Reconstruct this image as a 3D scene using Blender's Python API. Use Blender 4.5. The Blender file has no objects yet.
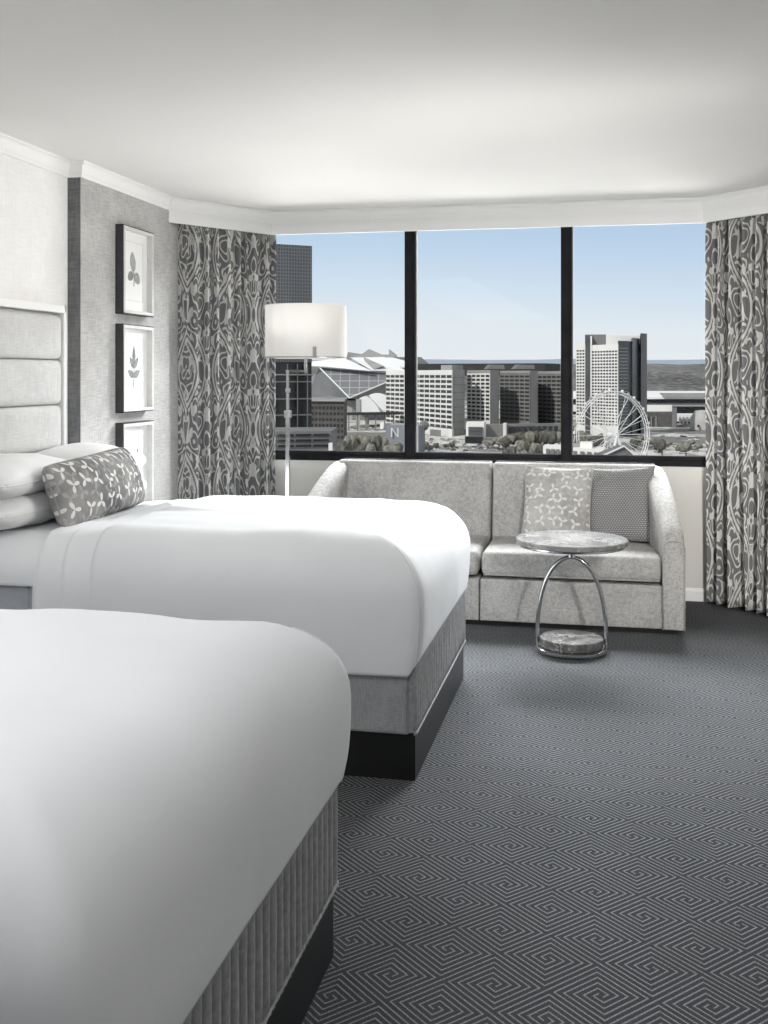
import bpy, bmesh, math, random
from mathutils import Vector, Matrix, noise

S = bpy.context.scene
COL = S.collection
PI = math.pi
rnd = random.Random(7)

# ------------------------------------------------------------------ camera, sky, sun, lamps, exposure
EYE = 1.5
YAW = math.atan(221 / 1050)
cam_d = bpy.data.cameras.new('camera')
cam = bpy.data.objects.new('camera', cam_d)
COL.objects.link(cam)
cam.location = (0, 0, EYE)
cam.rotation_euler = (PI / 2, 0, YAW)
cam_d.sensor_fit = 'VERTICAL'
cam_d.sensor_height = 24
cam_d.lens = 1050 / 1024 * 24
cam_d.shift_y = (375 - 512) / 1024
cam_d.clip_start = 0.05
cam_d.clip_end = 40000
S.camera = cam

S.view_settings.view_transform = 'Standard'
S.view_settings.look = 'None'
S.view_settings.gamma = 1
S.view_settings.use_curve_mapping = False
S.view_settings.exposure = 0.0

W = bpy.data.worlds.new('sky')
S.world = W
W.use_nodes = True
wn = W.node_tree.nodes
wl = W.node_tree.links
wn.clear()
wo = wn.new('ShaderNodeOutputWorld')
wb = wn.new('ShaderNodeBackground')
wc = wn.new('ShaderNodeTexCoord')
ws = wn.new('ShaderNodeSeparateXYZ')
wr = wn.new('ShaderNodeValToRGB')
wl.new(wc.outputs['Generated'], ws.inputs[0])
wma = wn.new('ShaderNodeMath'); wma.operation = 'ABSOLUTE'
wadd = wn.new('ShaderNodeMath'); wadd.operation = 'ADD'; wadd.inputs[1].default_value = 0.22
wmul = wn.new('ShaderNodeMath'); wmul.operation = 'MULTIPLY_ADD'; wmul.inputs[1].default_value = 0.05
wl.new(ws.outputs['X'], wadd.inputs[0])
wl.new(wadd.outputs[0], wma.inputs[0])
wl.new(wma.outputs[0], wmul.inputs[0])
wl.new(ws.outputs['Z'], wmul.inputs[2])
wl.new(wmul.outputs[0], wr.inputs[0])
e = wr.color_ramp.elements
e[0].position = 0.0; e[0].color = (.84, .875, .90, 1)
e[1].position = 1.0; e[1].color = (.55, .57, .60, 1)
for p, c in ((.05, (.80, .86, .905, 1)), (.09, (.66, .775, .895, 1)), (.125, (.54, .69, .86, 1)), (.165, (.45, .61, .80, 1)), (.3, (.55, .62, .70, 1)), (.4, (.60, .62, .65, 1))):
    n = e.new(p); n.color = c
wl.new(wr.outputs[0], wb.inputs[0])
wb.inputs[1].default_value = 1.0
wl.new(wb.outputs[0], wo.inputs[0])

def lamp(name, kind, loc, target, energy, color=(1, 1, 1), size=(1, 1), rad=0.1, spread=None):
    d = bpy.data.lights.new(name, kind)
    d.energy = energy; d.color = color
    if kind == 'AREA':
        d.shape = 'RECTANGLE'; d.size, d.size_y = size
        if spread: d.spread = spread
    elif kind == 'SUN':
        d.angle = math.radians(0.6)
    else:
        d.shadow_soft_size = rad
    o = bpy.data.objects.new(name, d)
    COL.objects.link(o)
    o.location = loc
    if target is not None:
        o.rotation_euler = (Vector(target) - Vector(loc)).to_track_quat('-Z', 'Y').to_euler()
    return o

# sun on the city, from behind and left of the hotel
lamp('sun_light', 'SUN', (-300, -500, 500), (0, 0, 60), 3.0, (1, .97, .92))
# added area lamp boosting daylight of the upper sky, outside and above the window
lamp('daylight_fill_light', 'AREA', (-0.3, 14, 6.2), (-0.6, 4.6, 0.9), 8000, (.95, .975, 1), (9, 3.6))
# added area lamp standing in for light thrown up by sunlit ground and roofs
lamp('bounce_fill_light', 'AREA', (-0.9, 18, -3.0), (-0.9, 4.0, 2.6), 2050, (1, .985, .96), (12, 4))
# added fill lamps out of view, no fixtures; first one lights the beds
lamp('bed_fill_light', 'AREA', (-1.85, 1.6, 2.52), (-2.3, 2.2, 0), 33, (.98, .99, 1), (1.3, 2.2))
lamp('left_wall_fill_light', 'AREA', (1.5, 4.3, 2.0), (-2.9, 4.7, 1.85), 9.2, (1, .98, .95), (.7, .5), spread=math.radians(62))  # added fill to brighten the left wall
lamp('ceiling_fill_light', 'AREA', (0.6, -0.6, 1.3), (0.2, 1.6, 2.65), 8, (.94, .97, 1), (1.6, 1.2))  # added upward fill for the ceiling near the camera

lamp('window_wall_fill_light', 'AREA', (1.46, 0.4, 2.25), (1.05, 7.0, 0.8), 21, (1, .98, .95), (.26, .5), spread=math.radians(48))  # added frontal fill for right curtain, sofa and wall under the window

# ------------------------------------------------------------------ helpers
CA, SA = math.cos(YAW), math.sin(YAW)
FW = Vector((-SA, CA, 0)); RT = Vector((CA, SA, 0))

def E(px, D):
    """world XY of a point at forward distance D in picture column px (for the city)"""
    v = FW * D + RT * ((px - 384) / 1050 * D)
    return v.x, v.y

def Zp(py, D):
    return EYE + (375 - py) / 1050 * D

ORG = {}

def tag(o, label=None, cat=None, group=None, kind=None):
    if label: o['label'] = label
    if cat: o['category'] = cat
    if group: o['group'] = group
    if kind: o['kind'] = kind
    return o

def thing(name, loc, label, cat, group=None, rz=0.0, rot=None):
    o = bpy.data.objects.new(name, None)
    COL.objects.link(o)
    o.location = loc
    o.rotation_euler = rot if rot else (0, 0, rz)
    o.empty_display_size = .1
    ORG[o.name] = Vector(loc)
    return tag(o, label, cat, group)

def mk(name, verts, faces, m, parent=None, smooth=False, uvs=None, local=False, auto=None):
    me = bpy.data.meshes.new(name)
    org = Vector((0, 0, 0))
    if parent is not None and not local:
        org = ORG.get(parent.name, org)
    me.from_pydata([tuple(Vector(v) - org) for v in verts], [], faces)
    if uvs:
        ul = me.uv_layers.new(name='UVMap')
        for poly in me.polygons:
            for li in poly.loop_indices:
                ul.data[li].uv = uvs[me.loops[li].vertex_index]
    bm = bmesh.new(); bm.from_mesh(me)
    bmesh.ops.recalc_face_normals(bm, faces=bm.faces)
    bm.to_mesh(me); bm.free()
    if smooth:
        for p in me.polygons: p.use_smooth = True
        if auto is not None:
            me.set_sharp_from_angle(angle=math.radians(auto))
    me.materials.append(m)
    o = bpy.data.objects.new(name, me)
    COL.objects.link(o)
    if parent is not None:
        o.parent = parent
        ORG[o.name] = ORG.get(parent.name, Vector((0, 0, 0)))
    return o

class MB:
    """collects shapes that make up ONE mesh"""
    def __init__(s): s.v = []; s.f = []
    def add(s, v, f):
        k = len(s.v); s.v += [tuple(a) for a in v]; s.f += [tuple(i + k for i in q) for q in f]; return s
    def box(s, x0, x1, y0, y1, z0, z1, M=None):
        v = [(x, y, z) for z in (z0, z1) for y in (y0, y1) for x in (x0, x1)]
        if M is not None: v = [M @ Vector(a) for a in v]
        return s.add(v, [(0, 1, 3, 2), (4, 6, 7, 5), (0, 4, 5, 1), (2, 3, 7, 6), (0, 2, 6, 4), (1, 5, 7, 3)])
    def prism(s, pts, z0, z1):
        n = len(pts)
        v = [(p[0], p[1], z0) for p in pts] + [(p[0], p[1], z1) for p in pts]
        f = [tuple(range(n)), tuple(range(2 * n - 1, n - 1, -1))] + [(i, (i + 1) % n, n + (i + 1) % n, n + i) for i in range(n)]
        return s.add(v, f)
    def lathe(s, prof, c=(0, 0, 0), n=48, close=False):
        v = []; f = []
        for r, z in prof:
            for k in range(n):
                a = 2 * PI * k / n
                v.append((c[0] + r * math.cos(a), c[1] + r * math.sin(a), c[2] + z))
        m = len(prof)
        for i in range(m - 1 if not close else m):
            j = (i + 1) % m
            for k in range(n):
                f.append((i * n + k, i * n + (k + 1) % n, j * n + (k + 1) % n, j * n + k))
        if not close:
            f.append(tuple(range(n))); f.append(tuple((m - 1) * n + k for k in range(n)))
        return s.add(v, f)
    def tube(s, pts, r, n=10, closed=False, flat=None):
        pts = [Vector(p) for p in pts]; v = []; f = []; m = len(pts)
        for i, p in enumerate(pts):
            a = pts[(i - 1) % m] if closed or i > 0 else p
            b = pts[(i + 1) % m] if closed or i < m - 1 else p
            t = (b - a).normalized()
            up = Vector((0, 0, 1)) if abs(t.z) < .95 else Vector((0, 1, 0))
            if flat: up = Vector(flat)
            x = t.cross(up).normalized(); y = x.cross(t).normalized()
            rr = r[i] if isinstance(r, (list, tuple)) else r
            for k in range(n):
                ang = 2 * PI * k / n + PI / n
                v.append(p + x * rr * math.cos(ang) + y * rr * math.sin(ang))
        for i in range(m if closed else m - 1):
            j = (i + 1) % m
            for k in range(n):
                f.append((i * n + k, i * n + (k + 1) % n, j * n + (k + 1) % n, j * n + k))
        if not closed:
            f.append(tuple(range(n))); f.append(tuple((m - 1) * n + k for k in range(n)))
        return s.add(v, f)
    def build(s, name, m, parent=None, **k): return mk(name, s.v, s.f, m, parent, **k)

def bevel(o, w, seg=2):
    b = o.modifiers.new('bevel', 'BEVEL'); b.width = w; b.segments = seg; b.limit_method = 'ANGLE'
    b.harden_normals = False
    return o

def rbox(dims, r, n=10, c=(0, 0, 0), fn=None, cell=None):
    """rounded cuboid as verts, faces; r may be a triple"""
    if not isinstance(r, (tuple, list)): r = (r, r, r)
    h = [d / 2 for d in dims]; r = [min(a, b * .999) for a, b in zip(r, h)]
    idx = {}; V = []; F = []
    def lin(k):
        a, b = h[k], r[k]
        t = [-a + b * (1 - math.cos(PI / 2 * i / 5)) for i in range(5)]
        mid = [(-a + b) + (2 * a - 2 * b) * i / n for i in range(n + 1)]
        return t + mid + [-q for q in reversed(t)]
    L = [lin(0), lin(1), lin(2)]
    N = [len(q) - 1 for q in L]
    def vert(i, j, k):
        key = (i, j, k)
        if key in idx: return idx[key]
        p = [L[0][i], L[1][j], L[2][k]]
        q = [max(-(h[a] - r[a]), min(h[a] - r[a], p[a])) for a in range(3)]
        d = [(p[a] - q[a]) / r[a] for a in range(3)]
        ln = math.sqrt(sum(x * x for x in d))
        if ln > 0:
            mx = max(abs(x) for x in d)
            # map cube shell to ellipsoid shell
            s = 1 / ln if mx > 0 else 1
            d = [x * s for x in d]
        o = Vector([q[a] + d[a] * r[a] for a in range(3)])
        if fn: o = fn(o)
        idx[key] = len(V); V.append(o + Vector(c)); return idx[key]
    for a in range(3):
        b, d = (a + 1) % 3, (a + 2) % 3
        for side in (0, N[a]):
            for i in range(N[b]):
                for j in range(N[d]):
                    q = []
                    for (ii, jj) in ((i, j), (i + 1, j), (i + 1, j + 1), (i, j + 1)):
                        key = [0, 0, 0]; key[a] = side; key[b] = ii; key[d] = jj
                        q.append(vert(*key))
                    F.append(tuple(q))
    return V, F

def copy_tree(o, parent=None):
    c = o.copy(); COL.objects.link(c)
    if parent is not None: c.parent = parent
    for ch in o.children: copy_tree(ch, c)
    return c

# ------------------------------------------------------------------ materials
def mat(name, col=(.5, .5, .5), rough=.8, metal=0, var=None, scale=20, bump=0, bscale=None, spec=.3, sheen=0, stretch=None, coord='Object', detail=4):
    m = bpy.data.materials.new(name); m.use_nodes = True
    nt = m.node_tree; N = nt.nodes; Lk = nt.links
    b = N['Principled BSDF']
    b.inputs['Base Color'].default_value = (*col, 1)
    b.inputs['Roughness'].default_value = rough
    b.inputs['Metallic'].default_value = metal
    b.inputs['Specular IOR Level'].default_value = spec
    if sheen: b.inputs['Sheen Weight'].default_value = sheen
    tc = N.new('ShaderNodeTexCoord'); mp = N.new('ShaderNodeMapping')
    Lk.new(tc.outputs[coord], mp.inputs[0])
    if stretch: mp.inputs['Scale'].default_value = stretch
    if var is not None:
        t = N.new('ShaderNodeTexNoise'); t.inputs['Scale'].default_value = scale; t.inputs['Detail'].default_value = detail
        Lk.new(mp.outputs[0], t.inputs['Vector'])
        r = N.new('ShaderNodeValToRGB')
        r.color_ramp.elements[0].position = .35; r.color_ramp.elements[1].position = .65
        r.color_ramp.elements[0].color = (*col, 1); r.color_ramp.elements[1].color = (*var, 1)
        Lk.new(t.outputs[0], r.inputs[0]); Lk.new(r.outputs[0], b.inputs['Base Color'])
    if bump:
        t2 = N.new('ShaderNodeTexNoise'); t2.inputs['Scale'].default_value = bscale or scale; t2.inputs['Detail'].default_value = 3
        Lk.new(mp.outputs[0], t2.inputs['Vector'])
        bp = N.new('ShaderNodeBump'); bp.inputs['Strength'].default_value = bump; bp.inputs['Distance'].default_value = .01
        Lk.new(t2.outputs[0], bp.inputs['Height']); Lk.new(bp.outputs[0], b.inputs['Normal'])
    return m

class NT:
    def __init__(s, m):
        s.N = m.node_tree.nodes; s.L = m.node_tree.links; s.b = s.N['Principled BSDF']
    def put(s, a, sock):
        if isinstance(a, (int, float)): sock.default_value = a
        else: s.L.new(a, sock)
    def m(s, op, a, b=None, c=None):
        n = s.N.new('ShaderNodeMath'); n.operation = op
        s.put(a, n.inputs[0])
        if b is not None: s.put(b, n.inputs[1])
        if c is not None: s.put(c, n.inputs[2])
        return n.outputs[0]
    def coords(s, which='Object', scale=(1, 1, 1), rotz=0, loc=(0, 0, 0)):
        t = s.N.new('ShaderNodeTexCoord'); mp = s.N.new('ShaderNodeMapping')
        mp.inputs['Scale'].default_value = scale; mp.inputs['Rotation'].default_value = (0, 0, rotz); mp.inputs['Location'].default_value = loc
        s.L.new(t.outputs[which], mp.inputs[0]); return mp.outputs[0]
    def sep(s, v):
        n = s.N.new('ShaderNodeSeparateXYZ'); s.L.new(v, n.inputs[0]); return n.outputs
    def comb(s, x, y, z=0):
        n = s.N.new('ShaderNodeCombineXYZ'); s.put(x, n.inputs[0]); s.put(y, n.inputs[1]); s.put(z, n.inputs[2]); return n.outputs[0]
    def noise(s, v, scale, detail=3, rough=.5, out=0):
        n = s.N.new('ShaderNodeTexNoise'); n.inputs['Scale'].default_value = scale; n.inputs['Detail'].default_value = detail
        n.inputs['Roughness'].default_value = rough
        s.L.new(v, n.inputs['Vector']); return n.outputs[out]
    def mix(s, f, a, b):
        n = s.N.new('ShaderNodeMix'); n.data_type = 'RGBA'
        s.put(f, n.inputs[0])
        for x, k in ((a, 6), (b, 7)):
            if isinstance(x, tuple): n.inputs[k].default_value = (*x, 1)
            else: s.L.new(x, n.inputs[k])
        return n.outputs[2]
    def ss(s, x, a, b):
        n = s.N.new('ShaderNodeMapRange'); n.interpolation_type = 'SMOOTHSTEP'
        s.put(x, n.inputs[0]); n.inputs[1].default_value = a; n.inputs[2].default_value = b
        return n.outputs[0]
    def bump(s, h, strength=.3, dist=.003):
        n = s.N.new('ShaderNodeBump'); n.inputs['Strength'].default_value = strength; n.inputs['Distance'].default_value = dist
        s.L.new(h, n.inputs['Height']); s.L.new(n.outputs[0], s.b.inputs['Normal'])
    def col(s, c): s.L.new(c, s.b.inputs['Base Color'])

def base(name, rough=.9, spec=.2, sheen=0):
    m = bpy.data.materials.new(name); m.use_nodes = True
    t = NT(m); t.b.inputs['Roughness'].default_value = rough; t.b.inputs['Specular IOR Level'].default_value = spec
    if sheen: t.b.inputs['Sheen Weight'].default_value = sheen
    return m, t

M_ceil = mat('ceiling_paint', (.80, .785, .76), .9, var=(.82, .805, .78), scale=1.2, bump=.03, bscale=180)
M_trim = mat('trim_paint', (.86, .855, .84), .55, var=(.84, .835, .82), scale=3)
M_wall = mat('window_wall_paint', (.66, .645, .61), .9, var=(.68, .665, .63), scale=3, bump=.05, bscale=300)
def linen(name, a, b, sc=1.0, bump=.35, rough=.92):
    m, t = base(name, rough, .15)
    v1 = t.coords('Object', (900 * sc, 900 * sc, 60 * sc)); v2 = t.coords('Object', (60 * sc, 60 * sc, 900 * sc))
    n1 = t.noise(v1, .35, 2); n2 = t.noise(v2, .35, 2); n3 = t.noise(t.coords('Object'), 5, 4)
    s_ = t.m('ADD', t.m('MULTIPLY', t.m('ADD', n1, n2), .5), t.m('MULTIPLY', t.m('SUBTRACT', n3, .5), .35))
    t.col(t.mix(t.ss(s_, .38, .62), a, b)); t.bump(s_, bump, .002)
    return m
M_paper = linen('cream_grasscloth', (.80, .79, .765), (.86, .85, .83), .6, .2)
M_feature = linen('grey_grasscloth', (.38, .375, .365), (.52, .51, .495), .55, .3)
M_head = linen('headboard_linen', (.54, .54, .535), (.64, .635, .62), .7, .3)
M_skirt = linen('bed_base_linen', (.30, .30, .305), (.40, .40, .405), 1.3, .25)
M_rib = mat('bed_base_velvet', (.26, .26, .265), .9, var=(.34, .34, .345), scale=60, bump=.15, bscale=300, sheen=.2)
M_sheet = mat('white_cotton', (.85, .86, .88), .85, var=(.87, .88, .90), scale=3, bump=.05, bscale=400, spec=0)
M_pillow = mat('pillow_cotton', (.82, .82, .82), .85, var=(.80, .80, .80), scale=6, bump=.12, bscale=14)
M_tick = mat('mattress_ticking', (.42, .44, .47), .9, var=(.46, .48, .51), scale=40, bump=.2)
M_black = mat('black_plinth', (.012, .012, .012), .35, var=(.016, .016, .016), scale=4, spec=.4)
M_frame = mat('window_frame_metal', (.018, .018, .020), .75, spec=0, var=(.025, .025, .027), scale=8)
M_edge = mat('mullion_strip_beige', (.16, .155, .145), .8)
M_chrome = mat('chrome', (.50, .50, .51), .14, metal=1)
M_nickel = mat('brushed_nickel', (.42, .41, .40), .35, metal=1, var=(.36, .355, .35), scale=60, stretch=(1, 1, .05))

def m_marble(name, a, b, c):
    m, t = base(name, .09, .3)
    v = t.coords('Object', (1, 1, 1)); w = t.noise(v, 4, 6, .65, 1)
    n = t.N.new('ShaderNodeVectorMath'); n.operation = 'MULTIPLY_ADD'; t.L.new(w, n.inputs[0]); n.inputs[1].default_value = (.5, .5, .5); t.L.new(v, n.inputs[2])
    x = t.noise(n.outputs[0], 7, 8, .6); y = t.noise(n.outputs[0], 3.1, 5, .6)
    vein = t.m('SUBTRACT', 1, t.ss(t.m('ABSOLUTE', t.m('SUBTRACT', y, .5)), .0, .022))
    t.col(t.mix(t.m('MULTIPLY', vein, .75), t.mix(t.ss(x, .35, .65), a, b), c)); return m
M_marb = m_marble('grey_marble', (.13, .13, .13), (.25, .245, .24), (.40, .39, .375))
M_marb2 = m_marble('dark_grey_marble', (.07, .07, .07), (.18, .175, .17), (.45, .44, .42))

def m_sofa():
    m, t = base('sofa_chenille', .95, .0, .0)
    v = t.coords('Object')
    a = t.noise(v, 45, 6, .7); b_ = t.noise(t.coords('Object', (1, 1, .7)), 6, 4, .6); c = t.noise(v, 160, 3, .7)
    s_ = t.m('ADD', t.m('MULTIPLY', a, .35), t.m('ADD', t.m('MULTIPLY', b_, .2), t.m('MULTIPLY', c, .45)))
    t.col(t.mix(t.ss(s_, .40, .60), (.29, .283, .272), (.49, .48, .465))); t.bump(t.m('ADD', a, c), .5, .003); return m
M_sofa = m_sofa()

def m_carpet():
    m, t = base('fret_carpet', .97, .0)
    cell = .182; p = 1 / 11
    x, y, _ = t.sep(t.coords('Object', (1 / cell, 1 / cell, 1), math.radians(45 - 2), (.3, .12, 0)))
    iu = t.m('FLOOR', x); iv = t.m('FLOOR', y)
    lx = t.m('SUBTRACT', t.m('SUBTRACT', x, iu), .5); ly = t.m('SUBTRACT', t.m('SUBTRACT', y, iv), .5)
    par = t.m('FLOORED_MODULO', t.m('ADD', iu, iv), 2)
    inv = t.m('SUBTRACT', 1, par)
    X = t.m('ADD', t.m('MULTIPLY', lx, inv), t.m('MULTIPLY', ly, par))
    Y = t.m('ADD', t.m('MULTIPLY', ly, inv), t.m('MULTIPLY', lx, par))
    low = t.m('LESS_THAN', Y, 0)
    r = t.m('MAXIMUM', t.m('ABSOLUTE', t.m('SUBTRACT', X, t.m('MULTIPLY', low, p))), t.m('ABSOLUTE', Y))
    q = t.m('ABSOLUTE', t.m('SUBTRACT', t.m('FRACT', t.m('DIVIDE', r, p)), .5))
    wide = t.m('GREATER_THAN', t.m('ABSOLUTE', Y), .275)
    r = t.m('ADD', t.m('MULTIPLY', wide, t.m('ABSOLUTE', Y)), t.m('MULTIPLY', t.m('SUBTRACT', 1, wide), r))
    jit = t.noise(t.coords('Object'), 420, 2, .7)
    line = t.ss(t.m('ADD', q, t.m('MULTIPLY', t.m('SUBTRACT', jit, .5), .5)), .30, .46)
    fl = t.noise(t.coords('Object'), 300, 3, .8); big = t.noise(t.coords('Object'), 1.6, 3, .5)
    bc = t.mix(t.ss(fl, .3, .7), (.036, .038, .042), (.092, .095, .101))
    c = t.mix(line, bc, t.mix(t.ss(fl, .35, .65), (.155, .157, .163), (.41, .413, .42)))
    n = t.N.new('ShaderNodeMix'); n.data_type = 'RGBA'; n.blend_type = 'MULTIPLY'; n.inputs[0].default_value = 1
    t.L.new(c, n.inputs[6]); t.L.new(t.mix(big, (.82, .82, .82), (1.12, 1.12, 1.12)), n.inputs[7])
    t.col(n.outputs[2]); t.bump(t.m('SUBTRACT', t.m('MULTIPLY', fl, .5), line), .6, .004)
    return m
M_carpet = m_carpet()

def m_curtain(name, dark, lite, uo=0.0):
    """ogee damask in mirrored repeats, on the cloth's own UV (metres)"""
    m, t = base(name, .85, .2, .15)
    u, v, _ = t.sep(t.coords('UV', (1 / .38, 1 / .80, 1), 0, (uo, .1, 0)))
    # half-drop repeat
    iu = t.m('FLOOR', u); par = t.m('FLOORED_MODULO', iu, 2)
    fu = t.m('ABSOLUTE', t.m('SUBTRACT', t.m('SUBTRACT', u, iu), .5))           # mirror
    v2 = t.m('ADD', v, t.m('MULTIPLY', par, .5))
    fv = t.m('FRACT', v2)
    th = t.m('MULTIPLY', v2, 2 * PI)
    # ogee frame
    edge = t.m('ADD', .25, t.m('MULTIPLY', t.m('COSINE', th), .19))
    d1 = t.m('ABSOLUTE', t.m('SUBTRACT', fu, edge))
    l1 = t.m('SUBTRACT', 1, t.ss(d1, .018, .026))
    moat = t.ss(d1, .040, .055)
    d1b = t.m('ABSOLUTE', t.m('SUBTRACT', fu, t.m('ADD', edge, -.075)))
    l1b = t.m('SUBTRACT', 1, t.ss(d1b, .008, .02))
    # scrolls from mirrored contour lines
    vec = t.comb(t.m('MULTIPLY', fu, 3.6), t.m('MULTIPLY', t.m('SINE', th), .46), t.m('MULTIPLY', t.m('COSINE', th), .46))
    n1 = t.noise(vec, 1.5, 0, .3)
    k = t.m('ABSOLUTE', t.m('SUBTRACT', t.m('FRACT', t.m('MULTIPLY', n1, 8)), .5))
    l2 = t.m('SUBTRACT', 1, t.ss(k, .12, .17))
    n2 = t.noise(vec, 3.6, 0, .4)
    l3 = t.ss(n2, .62, .65)
    # centre stem and drop motifs
    cv = t.m('ABSOLUTE', t.m('SUBTRACT', fv, .5))
    drop = t.m('ADD', t.m('POWER', t.m('DIVIDE', fu, .055), 2), t.m('POWER', t.m('DIVIDE', t.m('SUBTRACT', fv, .5), .075), 2))
    dl = t.m('SUBTRACT', 1, t.ss(t.m('ABSOLUTE', t.m('SUBTRACT', drop, 1.1)), .25, .5))
    core = t.m('SUBTRACT', 1, t.ss(drop, .8, .95))
    dot = t.m('SUBTRACT', 1, t.ss(t.m('ADD', t.m('POWER', t.m('DIVIDE', fu, .04), 2), t.m('POWER', t.m('DIVIDE', t.m('SUBTRACT', fv, .36), .025), 2)), .7, 1.1))
    allv = t.m('MAXIMUM', l1, t.m('MULTIPLY', moat, t.m('MAXIMUM', t.m('MAXIMUM', l1b, l2), l3)))
    allv = t.m('MULTIPLY', allv, t.m('SUBTRACT', 1, core))
    allv = t.m('MAXIMUM', t.m('MAXIMUM', allv, dl), dot)
    w = t.noise(t.coords('UV', (600, 600, 1)), 1, 2)
    c = t.mix(allv, dark, lite)
    t.col(t.mix(t.m('MULTIPLY', w, .25), c, (.3, .3, .3)))
    t.bump(w, .15, .001)
    return m
M_curt = m_curtain('damask_curtain', (.165, .165, .167), (.74, .725, .69))

def m_leaf(name, a1, a2, lite, scale, size, sharp=.85):
    """three-petalled sprigs scattered over cloth, on UV"""
    m, t = base(name, .9, 0, 0)
    uv = t.coords('UV', (scale, scale, 1))
    masks = []
    for off in ((0, 0, 0), (.47, .53, 0)):
        vo = t.N.new('ShaderNodeTexVoronoi'); vo.voronoi_dimensions = '2D'; vo.inputs['Randomness'].default_value = .45
        vo.inputs['Scale'].default_value = 1
        ad = t.N.new('ShaderNodeVectorMath'); ad.operation = 'ADD'; t.L.new(uv, ad.inputs[0]); ad.inputs[1].default_value = off
        t.L.new(ad.outputs[0], vo.inputs['Vector'])
        sb = t.N.new('ShaderNodeVectorMath'); sb.operation = 'SUBTRACT'; t.L.new(ad.outputs[0], sb.inputs[0]); t.L.new(vo.outputs['Position'], sb.inputs[1])
        x, y, _ = t.sep(sb.outputs[0]); cr = t.sep(vo.outputs['Color'])
        th = t.m('ADD', t.m('ARCTAN2', y, x), t.m('MULTIPLY', cr[0], 6.28))
        r = t.m('SQRT', t.m('ADD', t.m('MULTIPLY', x, x), t.m('MULTIPLY', y, y)))
        pet = t.m('POWER', t.m('ABSOLUTE', t.m('COSINE', t.m('MULTIPLY', th, 1.5))), 2.8)
        R = t.m('MULTIPLY', pet, size)
        masks.append(t.m('SUBTRACT', 1, t.ss(t.m('SUBTRACT', r, R), -.015, .015)))
        if off[0] == 0: pass
    mk_ = t.m('MAXIMUM', masks[0], t.m('MULTIPLY', masks[1], .22))
    n = t.noise(t.coords('UV', (3, 3, 1)), 1.3, 4, .6); w = t.noise(t.coords('UV', (150, 150, 1)), 1, 2, .6)
    bg = t.mix(t.ss(n, .35, .65), a1, a2)
    t.col(t.mix(t.m('MULTIPLY', mk_, t.m('ADD', sharp - .2, t.m('MULTIPLY', w, .4))), bg, lite)); t.bump(t.m('ADD', mk_, w), .4, .002)
    return m
M_leaf = m_leaf('sprig_velvet', (.15, .15, .152), (.31, .305, .295), (.74, .73, .71), 11, .42)
M_leaf2 = m_leaf('pale_sprig_jacquard', (.33, .32, .305), (.47, .46, .44), (.70, .69, .67), 13, .46, .85)

def m_weave():
    m, t = base('basket_weave_cloth', .9, .2)
    u, v, _ = t.sep(t.coords('UV', (60, 80, 1)))
    row = t.m('FLOOR', v); u2 = t.m('ADD', u, t.m('MULTIPLY', t.m('FLOORED_MODULO', row, 2), .5))
    a = t.m('ABSOLUTE', t.m('SUBTRACT', t.m('FRACT', u2), .5)); b_ = t.m('ABSOLUTE', t.m('SUBTRACT', t.m('FRACT', v), .5))
    k = t.m('SUBTRACT', 1, t.ss(t.m('ADD', a, b_), .22, .5))
    w = t.noise(t.coords('UV', (4, 4, 1)), 1.5, 4)
    t.col(t.mix(k, t.mix(w, (.14, .14, .142), (.22, .22, .22)), (.42, .415, .405))); t.bump(k, .7, .004); return m
M_weave = m_weave()

def m_glass():
    m = bpy.data.materials.new('window_glass'); m.use_nodes = True
    N = m.node_tree.nodes; L = m.node_tree.links; N.clear()
    o = N.new('ShaderNodeOutputMaterial'); mx = N.new('ShaderNodeMixShader'); tr = N.new('ShaderNodeBsdfTransparent'); gl = N.new('ShaderNodeBsdfGlossy')
    tr.inputs[0].default_value = (.98, .985, .985, 1); gl.inputs['Roughness'].default_value = .02
    mx.inputs[0].default_value = .004
    L.new(tr.outputs[0], mx.inputs[1]); L.new(gl.outputs[0], mx.inputs[2]); L.new(mx.outputs[0], o.inputs[0]); return m
M_glass = m_glass()

def m_shade():
    m = bpy.data.materials.new('lamp_shade_cloth'); m.use_nodes = True
    N = m.node_tree.nodes; L = m.node_tree.links; N.clear()
    o = N.new('ShaderNodeOutputMaterial'); mx = N.new('ShaderNodeMixShader'); d = N.new('ShaderNodeBsdfDiffuse'); tl = N.new('ShaderNodeBsdfTranslucent')
    t = N.new('ShaderNodeTexNoise'); t.inputs['Scale'].default_value = 250
    r = N.new('ShaderNodeValToRGB'); r.color_ramp.elements[0].color = (.80, .785, .76, 1); r.color_ramp.elements[1].color = (.86, .85, .83, 1)
    L.new(t.outputs[0], r.inputs[0]); L.new(r.outputs[0], d.inputs[0]); L.new(r.outputs[0], tl.inputs[0]); mx.inputs[0].default_value = .35
    L.new(d.outputs[0], mx.inputs[1]); L.new(tl.outputs[0], mx.inputs[2]); L.new(mx.outputs[0], o.inputs[0]); return m
M_shade = m_shade()

# ------------------------------------------------------------------ room shell
XL, XN, XR = -2.765, -2.840, 1.60          # feature wall face, recessed wall face, right wall face
YB, YW, ZC = -1.6, 7.25, 2.65            # back wall, window wall face, ceiling
CLX, CRX = -2.42, .82                    # corners where the angled walls meet the window wall
FY = 5.20                                # where the feature wall steps forward
LY = YW - .50                            # angled left wall meets feature wall (y)
RY = YW - (XR - CRX) * 1.0

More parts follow.
